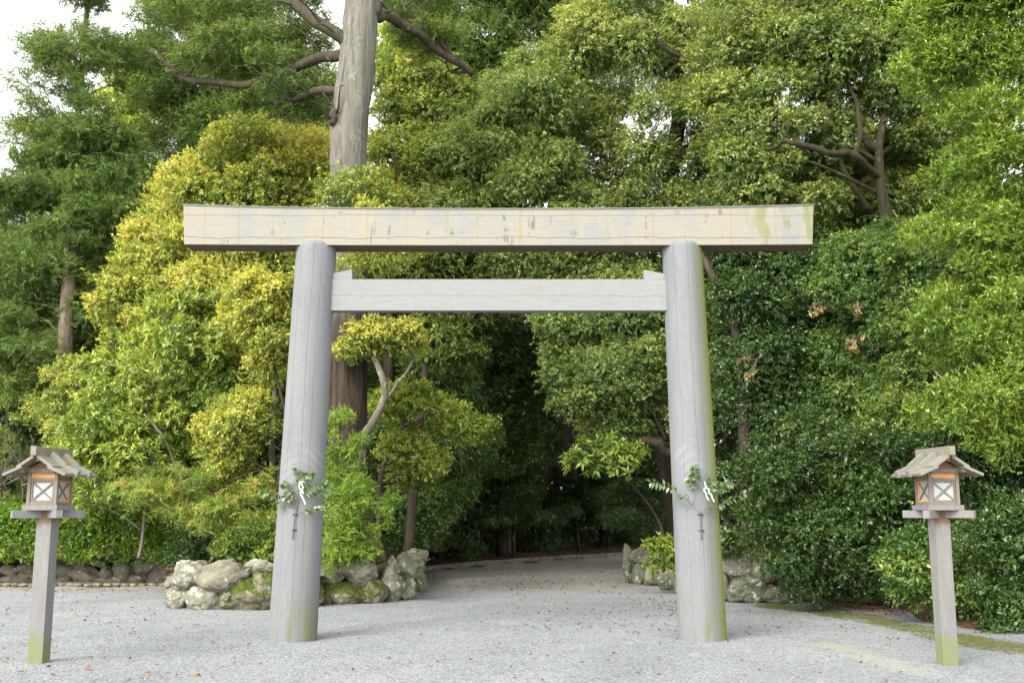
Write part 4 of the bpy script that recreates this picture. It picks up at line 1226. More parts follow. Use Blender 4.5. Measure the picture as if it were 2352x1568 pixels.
tree('oak_tree', 'tall dense oak right of centre reaching out of the top of view', 'tree',
     [[(1330, -80), (1310, 120), (1420, 190), (1330, 250), (1335, 340), (1450, 360), (1440, 480), (1660, 620), (1700, 300), (1660, -80)]],
     24.5, 'oak', 'L_oak', r=0.70, bulge=1.6, limbs=22, seed=21, base=0.43, young=0.28, yfrac=0.34, back=0.3, bark='bark_limb', group=OK, limb_r=0.055,
     trunk=[(1610, 1285, 26), (1580, 800, 25), (1540, 450, 24.5), (1560, 250, 24.4), (1540, 60, 24.5), (1530, -90, 24.5)], trad=(0.28, 0.10),
     extra_limbs=[([(1655, 145, 23.2), (1590, 140, 22.9), (1530, 110, 22.7), (1490, 60, 22.7), (1455, 20, 22.8)], 0.075, 0.04)])
tree('conifer_tree', 'dark cedar showing behind the oaks at the top centre', 'tree',
     [[(840, -220), (860, 80), (1000, 150), (1060, 220), (1200, 280), (1440, 300), (1520, -220)]],
     34, 'cedar', 'L_cedar', r=0.95, bulge=1.2, limbs=14, seed=22, flat=0.75, thin=1.0, pack=1.0, scale=1.1, dens=1.3, limb_r=0.035, base=0.42, young=0.1,
     trunk=[(1300, 1100, 34), (1290, 500, 34), (1270, 100, 34), (1260, -120, 34)], trad=(0.35, 0.1))
tree('oak_tree', 'spreading oak with a forked dark trunk above the right end of the lintel', 'tree',
     [[(1610, -20), (1600, 300), (1640, 440), (1650, 540), (1900, 560), (1950, 440), (1930, 380), (1930, 330), (1990, 320), (2070, 330), (2150, 340), (2290, 300), (2290, -80), (1660, -80)],
      ([(1640, 440), (1640, 560), (1900, 600), (2290, 600), (2290, 300), (2080, 260), (1850, 380)], 23.6)],
     22.0, 'oak', 'L_oak', r=0.66, bulge=1.3, limbs=8, seed=23, base=0.40, young=0.32, yfrac=0.38, bark='bark_olive', group=OK, limb_r=0.05, back=0.5,
     trunk=[(2060, 1200, 21.6), (2050, 700, 21.3), (2036, 510, 21.0), (2022, 420, 20.9), (2020, 330, 20.9), (2036, 230, 21.2), (2050, 120, 21.6)], trad=(0.18, 0.10, 0.04),
     extra_limbs=[([(2024, 410, 20.9), (1985, 380, 20.6), (1945, 352, 20.4), (1900, 352, 20.3), (1850, 335, 20.3), (1800, 325, 20.4), (1760, 345, 20.6)], 0.085, 0.04),
                  ([(1962, 372, 20.5), (1975, 310, 20.5), (1968, 235, 20.7), (1945, 180, 21.0)], 0.07, 0.03),
                  ([(2020, 345, 20.9), (1990, 320, 20.9), (1960, 310, 21.0)], 0.10, 0.07),
                  ([(1995, 480, 21.4), (1960, 430, 21.3), (1920, 350, 21.4), (1880, 285, 21.6)], 0.07, 0.04)])
# --- right: bright near tree and bushes
tree('bay_tree', 'bright light green tree with narrow leaves hanging in at the right edge', 'tree',
     [[(1985, -90), (1970, 30), (2080, 60), (2095, 150), (2120, 240), (2090, 290), (2135, 340), (2155, 460), (2100, 560), (2145, 630), (2100, 720), (2155, 800), (2095, 900), (2115, 980), (2240, 1030), (2500, 1060), (2700, 900), (2700, -300), (2000, -300)], ([(2560, -500), (2620, 700), (3000, 800), (3300, 300), (3300, -500)], 11.5)],  # second outline: unseen crown added out of view to shade the gravel
     14.9, 'near', 'L_bright', r=0.40, bulge=0.9, limbs=26, seed=24, base=0.40, young=0.25, yfrac=0.5, pack=1.12, flat=0.75, bark='twig', limb_r=0.025, twigs=30,
     trunk=[('w', 8.6, 15.5, 0), ('w', 8.5, 15.5, 2.5), ('w', 8.2, 15.3, 5.0), ('w', 8.0, 15.1, 7.6)], trad=(0.14, 0.04))
tree('evergreen_tree', 'dark shaded evergreen beside the algae-streaked pillar below the lintel end', 'tree',
     [[(1600, 560), (1620, 660), (1650, 1010), (1760, 1060), (1900, 1020), (1920, 560), (1850, 520), (1650, 540)]],
     20.6, 'oak', 'L_gloss', r=0.58, bulge=0.8, limbs=20, seed=25, base=0.40, young=0.22, yfrac=0.4, bark='bark_dark', twigs=20,
     trunk=[(1720, 1260, 20.6), (1710, 1000, 20.3), (1690, 760, 20.2), (1640, 640, 20.2), (1600, 560, 20.3)], trad=(0.13, 0.06))
tree('evergreen_tree', 'dense mid green evergreen between the right pillar and the bright edge tree', 'tree',
     [[(1880, 540), (1880, 1040), (2000, 1090), (2160, 1000), (2180, 560), (2060, 500)]],
     19.8, 'oak', 'L_mixed', r=0.56, bulge=0.9, limbs=20, seed=26, base=0.36, young=0.22, yfrac=0.4, bark='bark_dark', twigs=14)
tree('holly_oak', 'columnar gold-tipped evergreen behind the right lantern roof', 'tree',
     [[(2040, 560), (2150, 520), (2180, 800), (2130, 1000), (2110, 1200), (1985, 1200), (2000, 1000), (2040, 850)]],
     18.0, 'gloss', 'L_mixed', r=0.40, bulge=0.5, limbs=16, seed=27, base=0.44, young=0.32, yfrac=0.5, bark='bark_dark', limb_r=0.03)
cam, CJ, RJ = tree('camellia_bush', 'big rounded dark glossy bush overhanging the right end boulders', 'bush',
     [[(1760, 990), (1670, 1030), (1670, 1150), (1745, 1230), (1765, 1330), (1810, 1375), (1950, 1380), (2090, 1410), (2140, 1250), (2110, 1000), (1900, 970)]],
     17.6, 'gloss', 'L_gloss', r=0.44, bulge=0.8, limbs=20, seed=28, base=0.44, young=0.10, yfrac=0.5, spot=0.0012, back=0.8, bark='bark_dark', limb_r=0.03)
tree('evergreen_bush', 'leafy green and gold bush on the ground right of the right lantern post', 'bush',
     [[(2240, 1170), (2230, 1400), (2260, 1455), (2360, 1475), (2560, 1480), (2560, 1120), (2330, 1120)]],
     14.8, 'gloss', 'L_gloss', r=0.34, bulge=0.5, limbs=14, seed=29, base=0.50, young=0.16, bark='twig', limb_r=0.02)
tree('evergreen_bush', 'gold flushed low bush on the moss strip behind the right lantern post', 'bush',
     [[(2080, 1200), (2045, 1310), (2060, 1410), (2130, 1445), (2230, 1450), (2260, 1200)]],
     15.6, 'gloss', 'L_mixed', r=0.34, bulge=0.4, limbs=12, seed=30, base=0.42, young=0.22, bark='twig', limb_r=0.02)
tree('shade_bush', 'deeply shaded bush behind the right lantern box', 'bush',
     [[(2110, 880), (2120, 1230), (2560, 1230), (2560, 880)]],
     17.0, 'gloss', 'L_gloss', r=0.46, bulge=0.4, limbs=10, seed=31, base=0.36, young=0.1)
# withered leaf clusters hanging in the right hand trees
DG = 'withered leaf clusters in the right hand trees'
for k, (u, v, du, dv, lab, Yd) in enumerate([(1962, 785, 24, 20, 'orange brown withered leaf cluster hanging in dark foliage above the others', 18.6), (1875, 705, 14, 18, 'pale tan withered leaf cluster at upper left among dark leaves', 19.2),
                                         (1715, 835, 26, 30, 'loose straw coloured withered sprig right of the algae-streaked pillar', 19.2), (1968, 708, 16, 12, 'small beige withered tuft near the gold-tipped evergreen', 18.6)]):
    rng = np.random.default_rng(500 + k)
    c = at(u, v, Yd)
    C = np.array([at(u + rng.uniform(-du, du), v + rng.uniform(-dv, dv), Yd + rng.uniform(-.1, .1)) for _ in range(7)])
    t = thing('dead_sprig', lab, 'dead leaves', tuple(c), 0, DG)
    V, F, ti = foliage(C, np.full((7, 3), 0.04), 'oak', rng, base=0.6, dens=0.45, scale=0.9)
    mesh_obj('leaves', V - c, F, M['L_dead'], t, attr={'tint': ti})
    mb = MB()
    for q in C:
        mb.tube(np.array(limb_path(c + np.array((0.3, 0.5, 0.15)), q, rng, 0.2, 6)) - c, [0.012, 0.006], 4)
    mb.build('stem', M['twig'], t)

# --- seen through the gate
tree('oak_tree', 'grey green oak hanging its leaves behind the right pillar under the tie beam', 'tree',
     [[(1250, 700), (1230, 800), (1270, 960), (1400, 1010), (1560, 1000), (1640, 760), (1600, 640), (1400, 640)]],
     22.6, 'oak', 'L_oak', r=0.52, bulge=0.8, limbs=10, seed=32, base=0.36, young=0.28, yfrac=0.4, bark='bark_dark', group=OK,
     trunk=[(1575, 1290, 22.4), (1572, 1150, 22.4), (1560, 980, 22.4), (1556, 820, 22.4), (1560, 620, 22.6)], trad=(0.24, 0.15),
     extra_limbs=[([(1565, 1045, 22.3), (1510, 1022, 22.1), (1450, 1008, 22.2), (1400, 985, 22.5), (1350, 940, 22.8), (1330, 900, 23)], 0.11, 0.05), ([(1530, 1010, 22.3), (1495, 940, 22.0), (1465, 890, 22.0)], 0.04, 0.02)])
tree('chestnut_tree', 'golden green tree with drooping long leaves under the left of the tie beam', 'tree',
     [[(900, 720), (920, 800), (1010, 850), (1130, 860), (1120, 780), (1080, 700)]],
     23.4, 'oak', 'L_yellow', r=0.46, bulge=0.5, limbs=10, seed=33, base=0.22, young=0.16, yfrac=0.6, scale=1.35, pack=1.3,
     trunk=[(935, 1290, 23.8), (962, 1000, 23.6), (980, 840, 23.6), (1010, 720, 23.6)], trad=(0.12, 0.07), bark='bark_dark')
tree('daphniphyllum_shrub', 'pale green large-leaved shrub before the bent dark branch', 'shrub',
     [[(1290, 1000), (1270, 1060), (1330, 1090), (1470, 1110), (1490, 1020), (1400, 985)]],
     21.6, 'rosette', 'L_fresh', r=0.36, bulge=0.3, trunk=[(1540, 1290, 22.6), (1510, 1190, 22.4), (1440, 1100, 22.0), (1370, 1050, 21.7)], trad=(0.035, 0.015), limbs=10, seed=34, base=0.30, young=0.08, scale=1.2, bark='bark_dark', limb_r=0.02, twigs=8)
tree('shade_tree', 'dark evergreen in deep shade at the middle of the opening', 'tree',
     [[(1000, 700), (1000, 950), (1100, 1090), (1280, 1060), (1300, 800), (1260, 680)]],
     29.5, 'broad', 'L_gloss', r=0.8, bulge=0.9, limbs=14, seed=35, base=0.62, young=0.12, scale=1.2, trunk=[(1150, 1283, 36), (1150, 1000, 34), (1140, 850, 31.5), (1140, 700, 30)], trad=(0.17, 0.08))
tree('rosette_shrub', 'small bright shrub sprouting over the right hand boulders inside the gate', 'shrub',
     [[(1490, 1240), (1475, 1290), (1500, 1310), (1570, 1300), (1580, 1230)]],
     21.0, 'rosette', 'L_fresh', r=0.2, bulge=0.1, limbs=6, seed=36, base=0.38, young=0.1, limb_r=0.012, bark='twig')
tree('rosette_shrub', 'small blue green shrub just right of the foot of the algae-streaked pillar', 'shrub',
     [[(1650, 1200), (1645, 1280), (1700, 1290), (1715, 1215)]],
     18.8, 'rosette', 'L_gloss', r=0.18, bulge=0.1, limbs=6, seed=37, base=0.55, young=0.1, limb_r=0.012, bark='twig')

tree('thicket', 'dull green thicket in half shade behind the crooked lichened trunk', 'shrub',
     [[(850, 820), (840, 1260), (960, 1270), (1060, 1200), (1080, 1090), (1120, 980), (1060, 800), (940, 760)]],
     25.6, 'broad', 'L_mixed', r=0.55, bulge=0.6, limbs=16, seed=38, base=0.38, young=0.14, twigs=20, bark='bark_dark', limb_r=0.03)
# understorey saplings with layered shining leaves, and the trunks of the dark wood
US = 'layered understorey saplings in the dark wood'
proto = None
for k, (u, v, Y, s, lab) in enumerate([(1010, 1120, 32.5, 1.0, 'shaded layered sapling at the left of the opening'), (1180, 1110, 35.5, 1.1, 'shaded layered sapling left of the middle of the opening'), (1330, 1120, 39, 1.05, 'shining layered sapling right of the middle of the opening'),
                                 (1540, 1090, 31, 1.05, 'sunlit-edged layered sapling beside the right pillar'), (900, 1160, 29.5, 0.9, 'shaded layered sapling right of the cedar sprouts'), (1400, 1190, 42, 1.0, 'low layered sapling behind the end of the path')]):
    p = at(u, 1275, Y)
    top = at(u, v - 60, Y)[2]
    if proto is None:
        rng = np.random.default_rng(77)
        hC = np.array([(rng.normal(0, 1.0), rng.normal(0, 0.9), rng.uniform(1.2, 4.3)) for _ in range(30)])
        proto = thing('understory_sapling', lab, 'sapling', (p[0], Y, 0), 0, US)
        mb = MB()
        mb.tube(spline([(0, 0, 0), (0.1, 0, 1.5), (0, 0.1, 3.0), (0.1, 0, 4.4)], 14), [0.07, 0.02], 8)
        for c in hC:
            mb.tube(limb_path((0.05, 0.02, c[2] - 0.4), c, rng, 0.08, 6), [0.02, 0.008], 5)
        mb.build('trunk', M['bark_dark'], proto, smooth=True)
        V, F, ti = foliage(hC, rng.uniform(0.7, 1.2, (len(hC), 1)) * np.array((0.62, 0.62, 0.27)), 'layer', rng, base=0.48, young=0.2, dens=0.9, scale=0.8)
        mesh_obj('crown', V, F, M['L_dark'], proto, attr={'tint': ti})
        o = proto
    else:
        o = copy_tree(proto)
        o['label'] = lab
    o.location = (p[0], Y, 0.05)
    o.rotation_euler = (0, 0, k * 1.9)
    sc_ = s * max(0.6, (top) / 4.2)
    o.scale = (s, s, sc_)
DW = 'dark trunks of the wood beyond the path'
words = ['slim', 'thick', 'leaning', 'straight', 'twin-limbed', 'mossy']
proto = None
wood = [(905, 33, 1.0), (965, 31, 1.5), (1010, 36, 0.9), (1052, 34, 0.8), (1105, 39, 1.0), (1160, 37, 1.6), (1196, 41, 1.3), (1240, 45, 1.0), (1275, 40, 1.2), (1308, 43, 1.5), (1345, 46, 1.1), (1385, 44, 0.8), (1420, 48, 1.4), (1465, 47, 1.0), (1500, 45, 1.2),
        (860, 36, 1.2), (700, 34, 1.3), (620, 36, 1.2), (520, 39, 1.4), (400, 37, 1.2), (300, 42, 1.5), (60, 40, 1.2), (-60, 37, 1.3), (1600, 34, 1.4), (1690, 30, 1.2), (1780, 33, 1.3), (1880, 28, 1.3), (1985, 27, 1.1), (2120, 29, 1.4), (2260, 25, 1.2), (2420, 27, 1.4), (1130, 50, 1.2), (1480, 54, 1.5), (980, 46, 1.2), (1360, 56, 1.5)]
for k, (u, Y, s) in enumerate(wood):
    p = at(u, 1200, Y)
    nth = ['first', 'second', 'third', 'fourth', 'fifth', 'sixth', 'seventh', 'eighth', 'ninth', 'tenth', 'eleventh', 'twelfth', 'thirteenth', 'fourteenth', 'fifteenth', 'sixteenth', 'seventeenth', 'eighteenth', 'nineteenth', 'twentieth', 'twenty-first', 'twenty-second']
    grp = lambda q: 0 if q < 850 else (1 if q < 1520 else 2)
    rank = sorted(x[0] for x in wood if grp(x[0]) == grp(u)).index(u)
    where = ('seen low through the opening of the gate' if 850 < u < 1520 else ('left of the gate' if u < 850 else 'right of the gate'))
    lab = nth[rank] + ' dark forest trunk from the left ' + ('within the opening of the gate', 'in the shade left of the gate', 'in the shade right of the gate')[(1, 0, 2)[grp(u)]]
    if proto is None:
        rng = np.random.default_rng(78)
        C = np.array([(rng.normal(0, 1.5), rng.normal(0, 1.5), rng.uniform(4.6, 10.5)) for _ in range(26)])
        proto = thing('forest_tree', lab, 'tree', (p[0], Y, 0), 0, DW)
        mb = MB()
        mb.tube(spline([(0, 0, -0.2), (0.08, 0, 2), (0, 0.1, 5.0), (0.2, 0, 10.0)], 18), [0.17, 0.13, 0.05], 10, 0.04)
        for c in C[:16]:
            mb.tube(limb_path((0.05, 0.02, c[2] - 0.9), c, rng, 0.1, 7), [0.05, 0.015], 6)
        mb.build('trunk', M['bark_dark'], proto, smooth=True)
        V, F, ti = foliage(C, np.tile((1.0, 1.0, 0.75), (len(C), 1)), 'broad', rng, base=0.42, young=0.25, scale=1.5, dens=0.6)
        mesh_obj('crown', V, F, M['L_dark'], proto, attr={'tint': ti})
        o = proto
    else:
        o = copy_tree(proto)
        o['label'] = lab
    o.location = (p[0], Y, 0.0)
    o.rotation_euler = (0, 0, k * 2.4)
    hs_ = 0.85 + 0.25 * ((k * 7) % 5) / 5
    o.scale = (0.8 + 0.25 * s, 0.8 + 0.25 * s, hs_)
# low undergrowth and the far wood that closes the view
rng = np.random.default_rng(90)
C, Rd = [], []
for i in range(330):
    x = rng.uniform(-34, 34)
    y = rng.uniform(50, 66)
    C.append((x, y, 13.5 * rng.random() ** 1.3 + 0.4))
    Rd.append((2.0, 1.6, 1.5))
V, F, ti = foliage(np.array(C), np.array(Rd), 'far', rng, base=0.4, scale=1.4, young=0.1, dens=1.0)
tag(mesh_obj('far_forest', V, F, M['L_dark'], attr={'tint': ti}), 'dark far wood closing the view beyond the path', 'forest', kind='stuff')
C, Rd = [], []
while len(C) < 260:
    x, y = rng.uniform(-14, 16), rng.uniform(30, 50)
    if y < np.interp(x, [-14, -5, -2, 1.0, 4.5, 9.5, 16], [31, 31.5, 32, 36.5, 42.0, 45.5, 47]):
        continue
    C.append((x, y, 0.3 + 3.4 * rng.random() ** 1.6))
    Rd.append((0.7, 0.6, 0.5))
V, F, ti = foliage(np.array(C), np.array(Rd), 'layer', rng, base=0.4, young=0.15, dens=1.0)
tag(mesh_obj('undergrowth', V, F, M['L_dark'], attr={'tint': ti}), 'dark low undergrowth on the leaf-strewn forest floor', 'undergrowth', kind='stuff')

# --- clipped hedge
rng = np.random.default_rng(41)
hz0, hz1 = 0.55, at(60, 1158, 23.9)[2]
HV, HX = [], []
hx0, hx1 = -14.5, at(430, 1200, 23.5)[0]
base = np.array(((hx0 + hx1) / 2, 24.0, 0))
hedge = thing('hedge', 'bright green clipped hedge along the top of the field stone wall', 'hedge', tuple(base))
C, Rd = [], []
for x in np.arange(hx0, hx1, 0.30):
    for z in np.arange(hz0 + 0.1, hz1 - 0.05, 0.26):
        C.append((x + rng.uniform(-.06, .06), 23.55 + rng.uniform(-.05, .05), z))
        Rd.append((0.24, 0.20, 0.2))
    for y in (23.85, 24.15, 24.45):
        C.append((x, y, hz1 - 0.16 + rng.uniform(-.04, .04)))
        Rd.append((0.24, 0.24, 0.2))
V, F, ti = foliage(np.array(C), np.array(Rd), 'hedge', rng, base=0.42, young=0.22, yfrac=0.4, dens=0.8, fill=0.35)
mesh_obj('foliage', V - base, F, M['L_hedge'], hedge, attr={'tint': ti})
# --- bare shrub at the left edge
rng = np.random.default_rng(43)
bs = thing('bare_shrub', 'leafless grey twiggy shrub over the hedge at the left edge', 'shrub', tuple(at(20, 1280, 26.0)))
b0 = np.array(bs.location)
mb = MB()


def twig_out(p, d, L, r, lev):
    e = p + unit(d) * L
    mb.tube(np.array(limb_path(p, e, rng, 0.22, 6)) - b0, [r, r * 0.6], 5 if lev < 2 else 4)
    if lev < 4:
        for _ in range(3 if lev < 3 else 2):
            q = p + (e - p) * rng.uniform(0.45, 1.0)
            twig_out(q, unit(d) + rng.normal(0, 0.55, 3), L * rng.uniform(0.5, 0.75), r * 0.6, lev + 1)


for u in (-60, -10, 15, 45, 80):
    twig_out(at(u, 1230, 26.0), np.array((rng.normal(0, 0.25), rng.normal(0, 0.2), 1.0)), 1.5, 0.035, 0)
mb.build('branches', M['twig'], bs)
C = np.array([at(rng.uniform(-80, 120), rng.uniform(900, 1150), 26.3 + rng.normal(0, .3)) for _ in range(50)])
V, F, ti = foliage(C, np.full((50, 3), 0.2), 'broad', rng, base=0.3, dens=0.35, scale=0.8)
mesh_obj('leaves', V - b0, F, M['L_fresh'], bs, attr={'tint': ti})

# --- loose stones and fallen leaves on the gravel
rng = np.random.default_rng(55)
N = 300000
yy = 9.3 + (21.0 - 9.3) * rng.random(N) ** 1.25
xx = (rng.random(N) * 2 - 1) * 0.54 * yy
bare = np.ones(N, bool)
for (pa, pb, wd) in ((on_ground(1740, 1388), on_ground(1960, 1414), 0.5), (on_ground(1960, 1414), on_ground(2220, 1468), 0.5), (on_ground(2220, 1468), on_ground(2450, 1502), 0.5), (on_ground(1880, 1475), on_ground(2110, 1545), 0.4), (on_ground(1760, 1385), on_ground(1900, 1440), 0.10)):
    dv = pb[:2] - pa[:2]
    qq = np.stack([xx, yy], 1) - pa[:2]
    tt_ = np.clip((qq @ dv) / (dv @ dv), 0, 1)
    dd_ = np.linalg.norm(qq - tt_[:, None] * dv, axis=1)
    bare &= dd_ > wd * (0.55 + 0.45 * np.sin(7 * xx + 3 * yy) * np.sin(5 * yy)) + rng.normal(0, 0.12, N)
xx, yy = xx[bare], yy[bare]
N = len(xx)
sz = rng.uniform(0.005, 0.0105, N) * (0.75 + yy / 40)
ang = rng.uniform(0, 6.28, N)
zz = ground_height(xx, yy)
px = []
for j in range(4):
    a = ang + j * math.pi / 2 + rng.normal(0, 0.2, N)
    rr = sz * rng.uniform(0.75, 1.25, N)
    px.append(np.stack([xx + rr * np.cos(a), yy + rr * np.sin(a), zz + 0.002 + 0 * rr], 1))
topv = np.stack([xx + rng.normal(0, 0.2, N) * sz, yy + rng.normal(0, 0.2, N) * sz, zz + sz * rng.uniform(0.35, 0.7, N)], 1)
V = np.stack(px + [topv], 1).reshape(-1, 3)
b = np.arange(N)[:, None] * 5
F = np.concatenate([np.concatenate([b + j, b + (j + 1) % 4, b + 4], 1) for j in range(4)])
tint = np.clip(rng.normal(0.55, 0.2, N) + 0.10 * np.sin(0.9 * xx + 0.35 * yy + 1.2 * np.sin(0.5 * yy)) * np.sin(0.7 * yy - 0.3 * xx) + 0.06 * np.sin(2.6 * xx - 1.1 * yy + 2.0 * np.sin(0.8 * xx)), 0, 1)
tag(mesh_obj('gravel', V, F, M['stone'], attr={'tint': np.repeat(tint, 5)}), 'pale grey loose gravel covering the forecourt', 'gravel', kind='stuff')


def litter(n, uv_poly, rng, sz=(0.04, 0.07), z=0.012, lo=0.0, hi=1.0):
    P = np.asarray(uv_poly, float)
    out = []
    while len(out) < n:
        q = P.min(0) + rng.random(2) * (P.max(0) - P.min(0))
        if poly_info([q], P)[0][0]:
            g_ = on_ground(*q)
            out.append((g_[0], g_[1], ground_height(g_[0], g_[1]) + z + rng.uniform(0, 0.012)))
    out = np.array(out)
    ax = unit(np.stack([rng.normal(size=n), rng.normal(size=n), rng.normal(0, 0.18, n)], 1))
    nr = np.stack([rng.normal(0, 0.3, n), rng.normal(0, 0.3, n), np.ones(n)], 1)
    L = rng.uniform(*sz, n)
    return out, ax, nr, L, L * rng.uniform(0.45, 0.8, n), rng.uniform(lo, hi, n)


parts = [litter(150, [(1160, 1360), (1560, 1350), (1560, 1470), (1200, 1440)], rng, hi=0.8), litter(45, [(1660, 1390), (2352, 1480), (2352, 1568), (1700, 1568), (1660, 1480)], rng, (0.035, 0.065), lo=0.3),
         litter(55, [(1660, 1395), (1860, 1400), (2100, 1470), (1700, 1470)], rng, lo=0.35), litter(50, [(1440, 1370), (1560, 1385), (1560, 1415), (1450, 1400)], rng, lo=0.4, hi=0.7),
         litter(70, [(0, 1348), (390, 1350), (380, 1400), (300, 1440), (0, 1420)], rng, lo=0.2), litter(150, [(0, 1400), (620, 1410), (600, 1568), (0, 1568)], rng, (0.035, 0.065), lo=0.3),
         litter(90, [(740, 1400), (1560, 1400), (1560, 1568), (740, 1568)], rng, (0.035, 0.07), lo=0.2), litter(420, [(980, 1312), (1430, 1282), (1430, 1350), (1000, 1360)], rng, lo=0.0, hi=1.0),
         litter(260, [(0, 1345), (390, 1347), (385, 1360), (0, 1358)], rng, lo=0.55), litter(300, [(1850, 1380), (2060, 1400), (2090, 1425), (1880, 1402)], rng, z=0.06, hi=0.6)]
A = [np.concatenate([p[i] for p in parts]) for i in range(6)]
V, F, ti = leaves_mesh(A[0], A[1], A[2], A[3], A[4], A[5], 0.2, 0.1)
tag(mesh_obj('fallen_leaves', V, F, M['L_litter'], attr={'tint': ti}), 'scattered red and yellow fallen leaves on the gravel', 'fallen leaves', kind='stuff')

# --- sacred sprigs tied to the pillars
def sprig(name, label, Yf, conv, stem, ties, branches, paper, seed):
    rng = np.random.default_rng(seed)
    w_ = lambda p, dy=0.0: at(*conv(*p), Yf + dy)
    b0 = w_(stem[0])
    t = thing(name, label, 'branch', tuple(b0), 0, 'evergreen sprigs tied to the gate pillars')
    mb = MB()
    mb.tube(np.array(spline([w_(p, -0.01) for p in stem], 12)) - b0, [0.008, 0.006], 6)
    base, ax, nr, L, W, ti = [], [], [], [], [], []
    for br in branches:
        path = np.array(spline([w_(p[:2], p[2] if len(p) > 2 else -0.04) for p in br], 16))
        mb.tube(path - b0, [0.0045, 0.002], 5)
        for i in range(5, 16):
            for s in (-1, 1):
                if rng.random() < 0.12:
                    continue
                d = unit(path[i] - path[i - 1])
                side = unit(np.cross(d, np.array((0, -1, 0.2)))) * s
                base.append(path[i])
                ax.append(unit(d * 0.5 + side * 0.7 + np.array((0, -0.2, -0.55)) + rng.normal(0, 0.22, 3)))
                nr.append(np.array((0, -0.8, 0.7)) + rng.normal(0, 0.45, 3))
                L.append(rng.uniform(0.062, 0.092))
                W.append(rng.uniform(0.034, 0.048))
                ti.append(rng.uniform(0.02, 0.5))
    mb.build('stem', M['twig'], t, smooth=True)
    V, F, tt = leaves_mesh(np.array(base), np.array(ax), np.array(nr), np.array(L), np.array(W), np.array(ti), 0.2, 0.15)
    mesh_obj('leaves', V - b0, F, M['L_gloss'], t, attr={'tint': np.clip(tt + 0.25, 0, 0.95)})
    for p in ties:
        c = w_(p, 0.0) - b0
        MB().tube([c + np.array((-0.032, 0.012, 0)), c + np.array((-0.012, -0.012, 0)), c + np.array((0.012, -0.012, 0)), c + np.array((0.032, 0.012, 0))], 0.006, 5).build('tie', M['cord'], t)
    for zig in paper:
        mb = MB()
        pts = [w_(p, -0.075 - 0.006 * i) for i, p in enumerate(zig)]
        for i in range(len(pts) - 1):
            a, b_ = pts[i], pts[i + 1]
            d = unit(b_ - a)
            s = unit(np.cross(d, np.array((0, 1, 0)))) * 0.0075
            th = np.array((0, 0.0012, 0))
            q = [a - s, a + s, b_ + s, b_ - s]
            mb.add([x - b0 for x in q] + [x + th - b0 for x in q], [(0, 1, 2, 3), (7, 6, 5, 4), (0, 4, 5, 1), (1, 5, 6, 2), (2, 6, 7, 3), (3, 7, 4, 0)])
        mb.build('paper_streamer', M['white'], t)
    return t


zl_ = 1.75
fl = YG - np.interp(zl_, [0, pl1[2]], [RB, RT]) - 0.012
c3 = lambda x, y: ((640 + x / 7.125) * K, (1140 + y / 7.125) * K)
c4 = lambda x, y: ((1620 + x / 7.127) * K, (1140 + y / 7.127) * K)
sprig('sacred_sprig', 'leafy evergreen sprig with white paper tied to the plain silvery left pillar', fl, c3,
      [(650, 1470), (668, 1310), (695, 1035), (720, 900), (745, 750)], [(680, 1312), (698, 1036)],
      [[(720, 900), (560, 880, 0.0), (430, 780, -.02), (260, 690, -.04), (95, 600, -.05)], [(745, 750), (660, 700), (560, 560), (480, 480)], [(745, 750), (770, 560), (780, 360), (730, 190)],
       [(745, 750), (860, 690), (1000, 560), (1160, 500, -.02), (1195, 490, -.02)], [(860, 690), (1000, 640), (1150, 610, -.02), (1330, 555, -.03)], [(700, 1025), (840, 985), (960, 950), (1120, 900, -.02), (1280, 820, -.03)], [(775, 480), (850, 380), (930, 310), (1000, 310)], [(740, 800), (660, 720), (600, 760), (520, 720)]],
      [[(775, 440), (770, 560), (800, 610), (790, 660), (840, 760), (880, 850)], [(800, 470), (835, 540), (820, 620), (845, 660)]], 61)
sprig('sacred_sprig', 'leafy evergreen sprig with zigzag white paper tied to the algae-streaked right pillar', YG - np.interp(zl_, [0, pr1[2]], [RB, RT]) - 0.012, c4,
      [(955, 1480), (950, 1320), (940, 1040), (945, 980)], [(955, 1322), (940, 1042)],
      [[(940, 1030), (800, 880), (640, 720), (450, 590, -.02), (230, 500, -.04), (60, 465, -.05)], [(945, 1030), (1100, 950), (1250, 890, -.02), (1450, 780, -.04), (1700, 665, -.06)],
       [(1000, 1000), (1120, 700), (1130, 500), (1090, 330)], [(1120, 620), (1230, 480, -.03), (1380, 470, -.05), (1480, 500, -.06)], [(800, 880), (860, 560), (850, 330), (830, 190)], [(860, 560), (780, 480), (710, 350)], [(1120, 520), (1180, 560), (1290, 560, -.03), (1330, 580, -.03)]],
      [[(1005, 450), (1035, 550), (990, 590), (1040, 680), (1050, 730), (1085, 785)], [(1040, 560), (1100, 600), (1075, 640), (1130, 680), (1145, 740), (1180, 810)]], 62)

print('LEAVES', STAT)

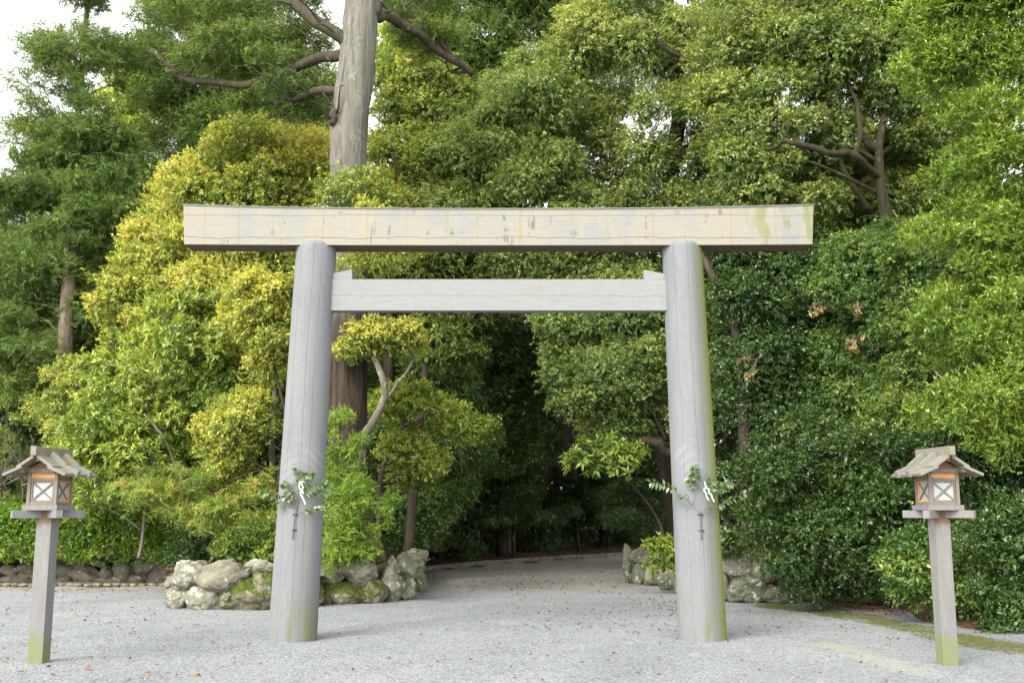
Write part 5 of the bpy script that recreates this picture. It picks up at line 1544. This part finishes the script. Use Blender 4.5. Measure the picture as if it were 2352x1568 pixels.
# ------------------------------------------------------------------ light, sky, camera
w = bpy.data.worlds.new('World')
SC.world = w
w.use_nodes = True
nt = w.node_tree
sky = nt.nodes.new('ShaderNodeTexSky')
sky.sky_type = 'NISHITA'
sky.sun_disc = False
SUN = Vector((-0.55, -0.84, 0.88)).normalized()
sky.sun_elevation = math.asin(SUN.z)
sky.sun_rotation = math.atan2(SUN.x, SUN.y)
sky.air_density = 1.0
sky.dust_density = 1.0
sky.ozone_density = 1.0
hs = nt.nodes.new('ShaderNodeHueSaturation')
hs.inputs['Saturation'].default_value = 0.12
hs.inputs['Value'].default_value = 1.2
bg = nt.nodes['Background']
bg.inputs['Strength'].default_value = 0.15
nt.links.new(sky.outputs[0], hs.inputs['Color'])
wm = nt.nodes.new('ShaderNodeMixRGB')
wm.blend_type = 'MULTIPLY'
wm.inputs[0].default_value = 1.0
wm.inputs[2].default_value = (1.03, 1.0, 0.94, 1)
nt.links.new(hs.outputs[0], wm.inputs[1])
nt.links.new(wm.outputs[0], bg.inputs['Color'])

sl = bpy.data.lights.new('sun', 'SUN')
sl.energy = 1.1
sl.angle = R(28)
sl.color = (1.0, 0.95, 0.86)
so = bpy.data.objects.new('sun', sl)
so.rotation_euler = SUN.to_track_quat('Z', 'Y').to_euler()
so.location = (-10, -8, 20)
COL.objects.link(so)

cd = bpy.data.cameras.new('camera')
cd.sensor_width = 36.0
cd.lens = 36.0 * FPX / 2352.0
cd.clip_end = 2000
cd.clip_start = 0.1
co = bpy.data.objects.new('camera', cd)
co.location = (0, 0, EYE)
co.rotation_euler = (R(90) + PITCH, 0, 0)
COL.objects.link(co)
SC.camera = co

SC.view_settings.view_transform = 'Standard'
SC.view_settings.look = 'None'
SC.view_settings.gamma = 1.0
SC.view_settings.use_curve_mapping = False
SC.view_settings.exposure = 2.05
SC.cycles.max_bounces = 8
SC.cycles.diffuse_bounces = 5
SC.cycles.glossy_bounces = 2
SC.cycles.transmission_bounces = 5
SC.cycles.transparent_max_bounces = 4
SC.cycles.use_denoising = True
SC.cycles.sample_clamp_indirect = 4.0
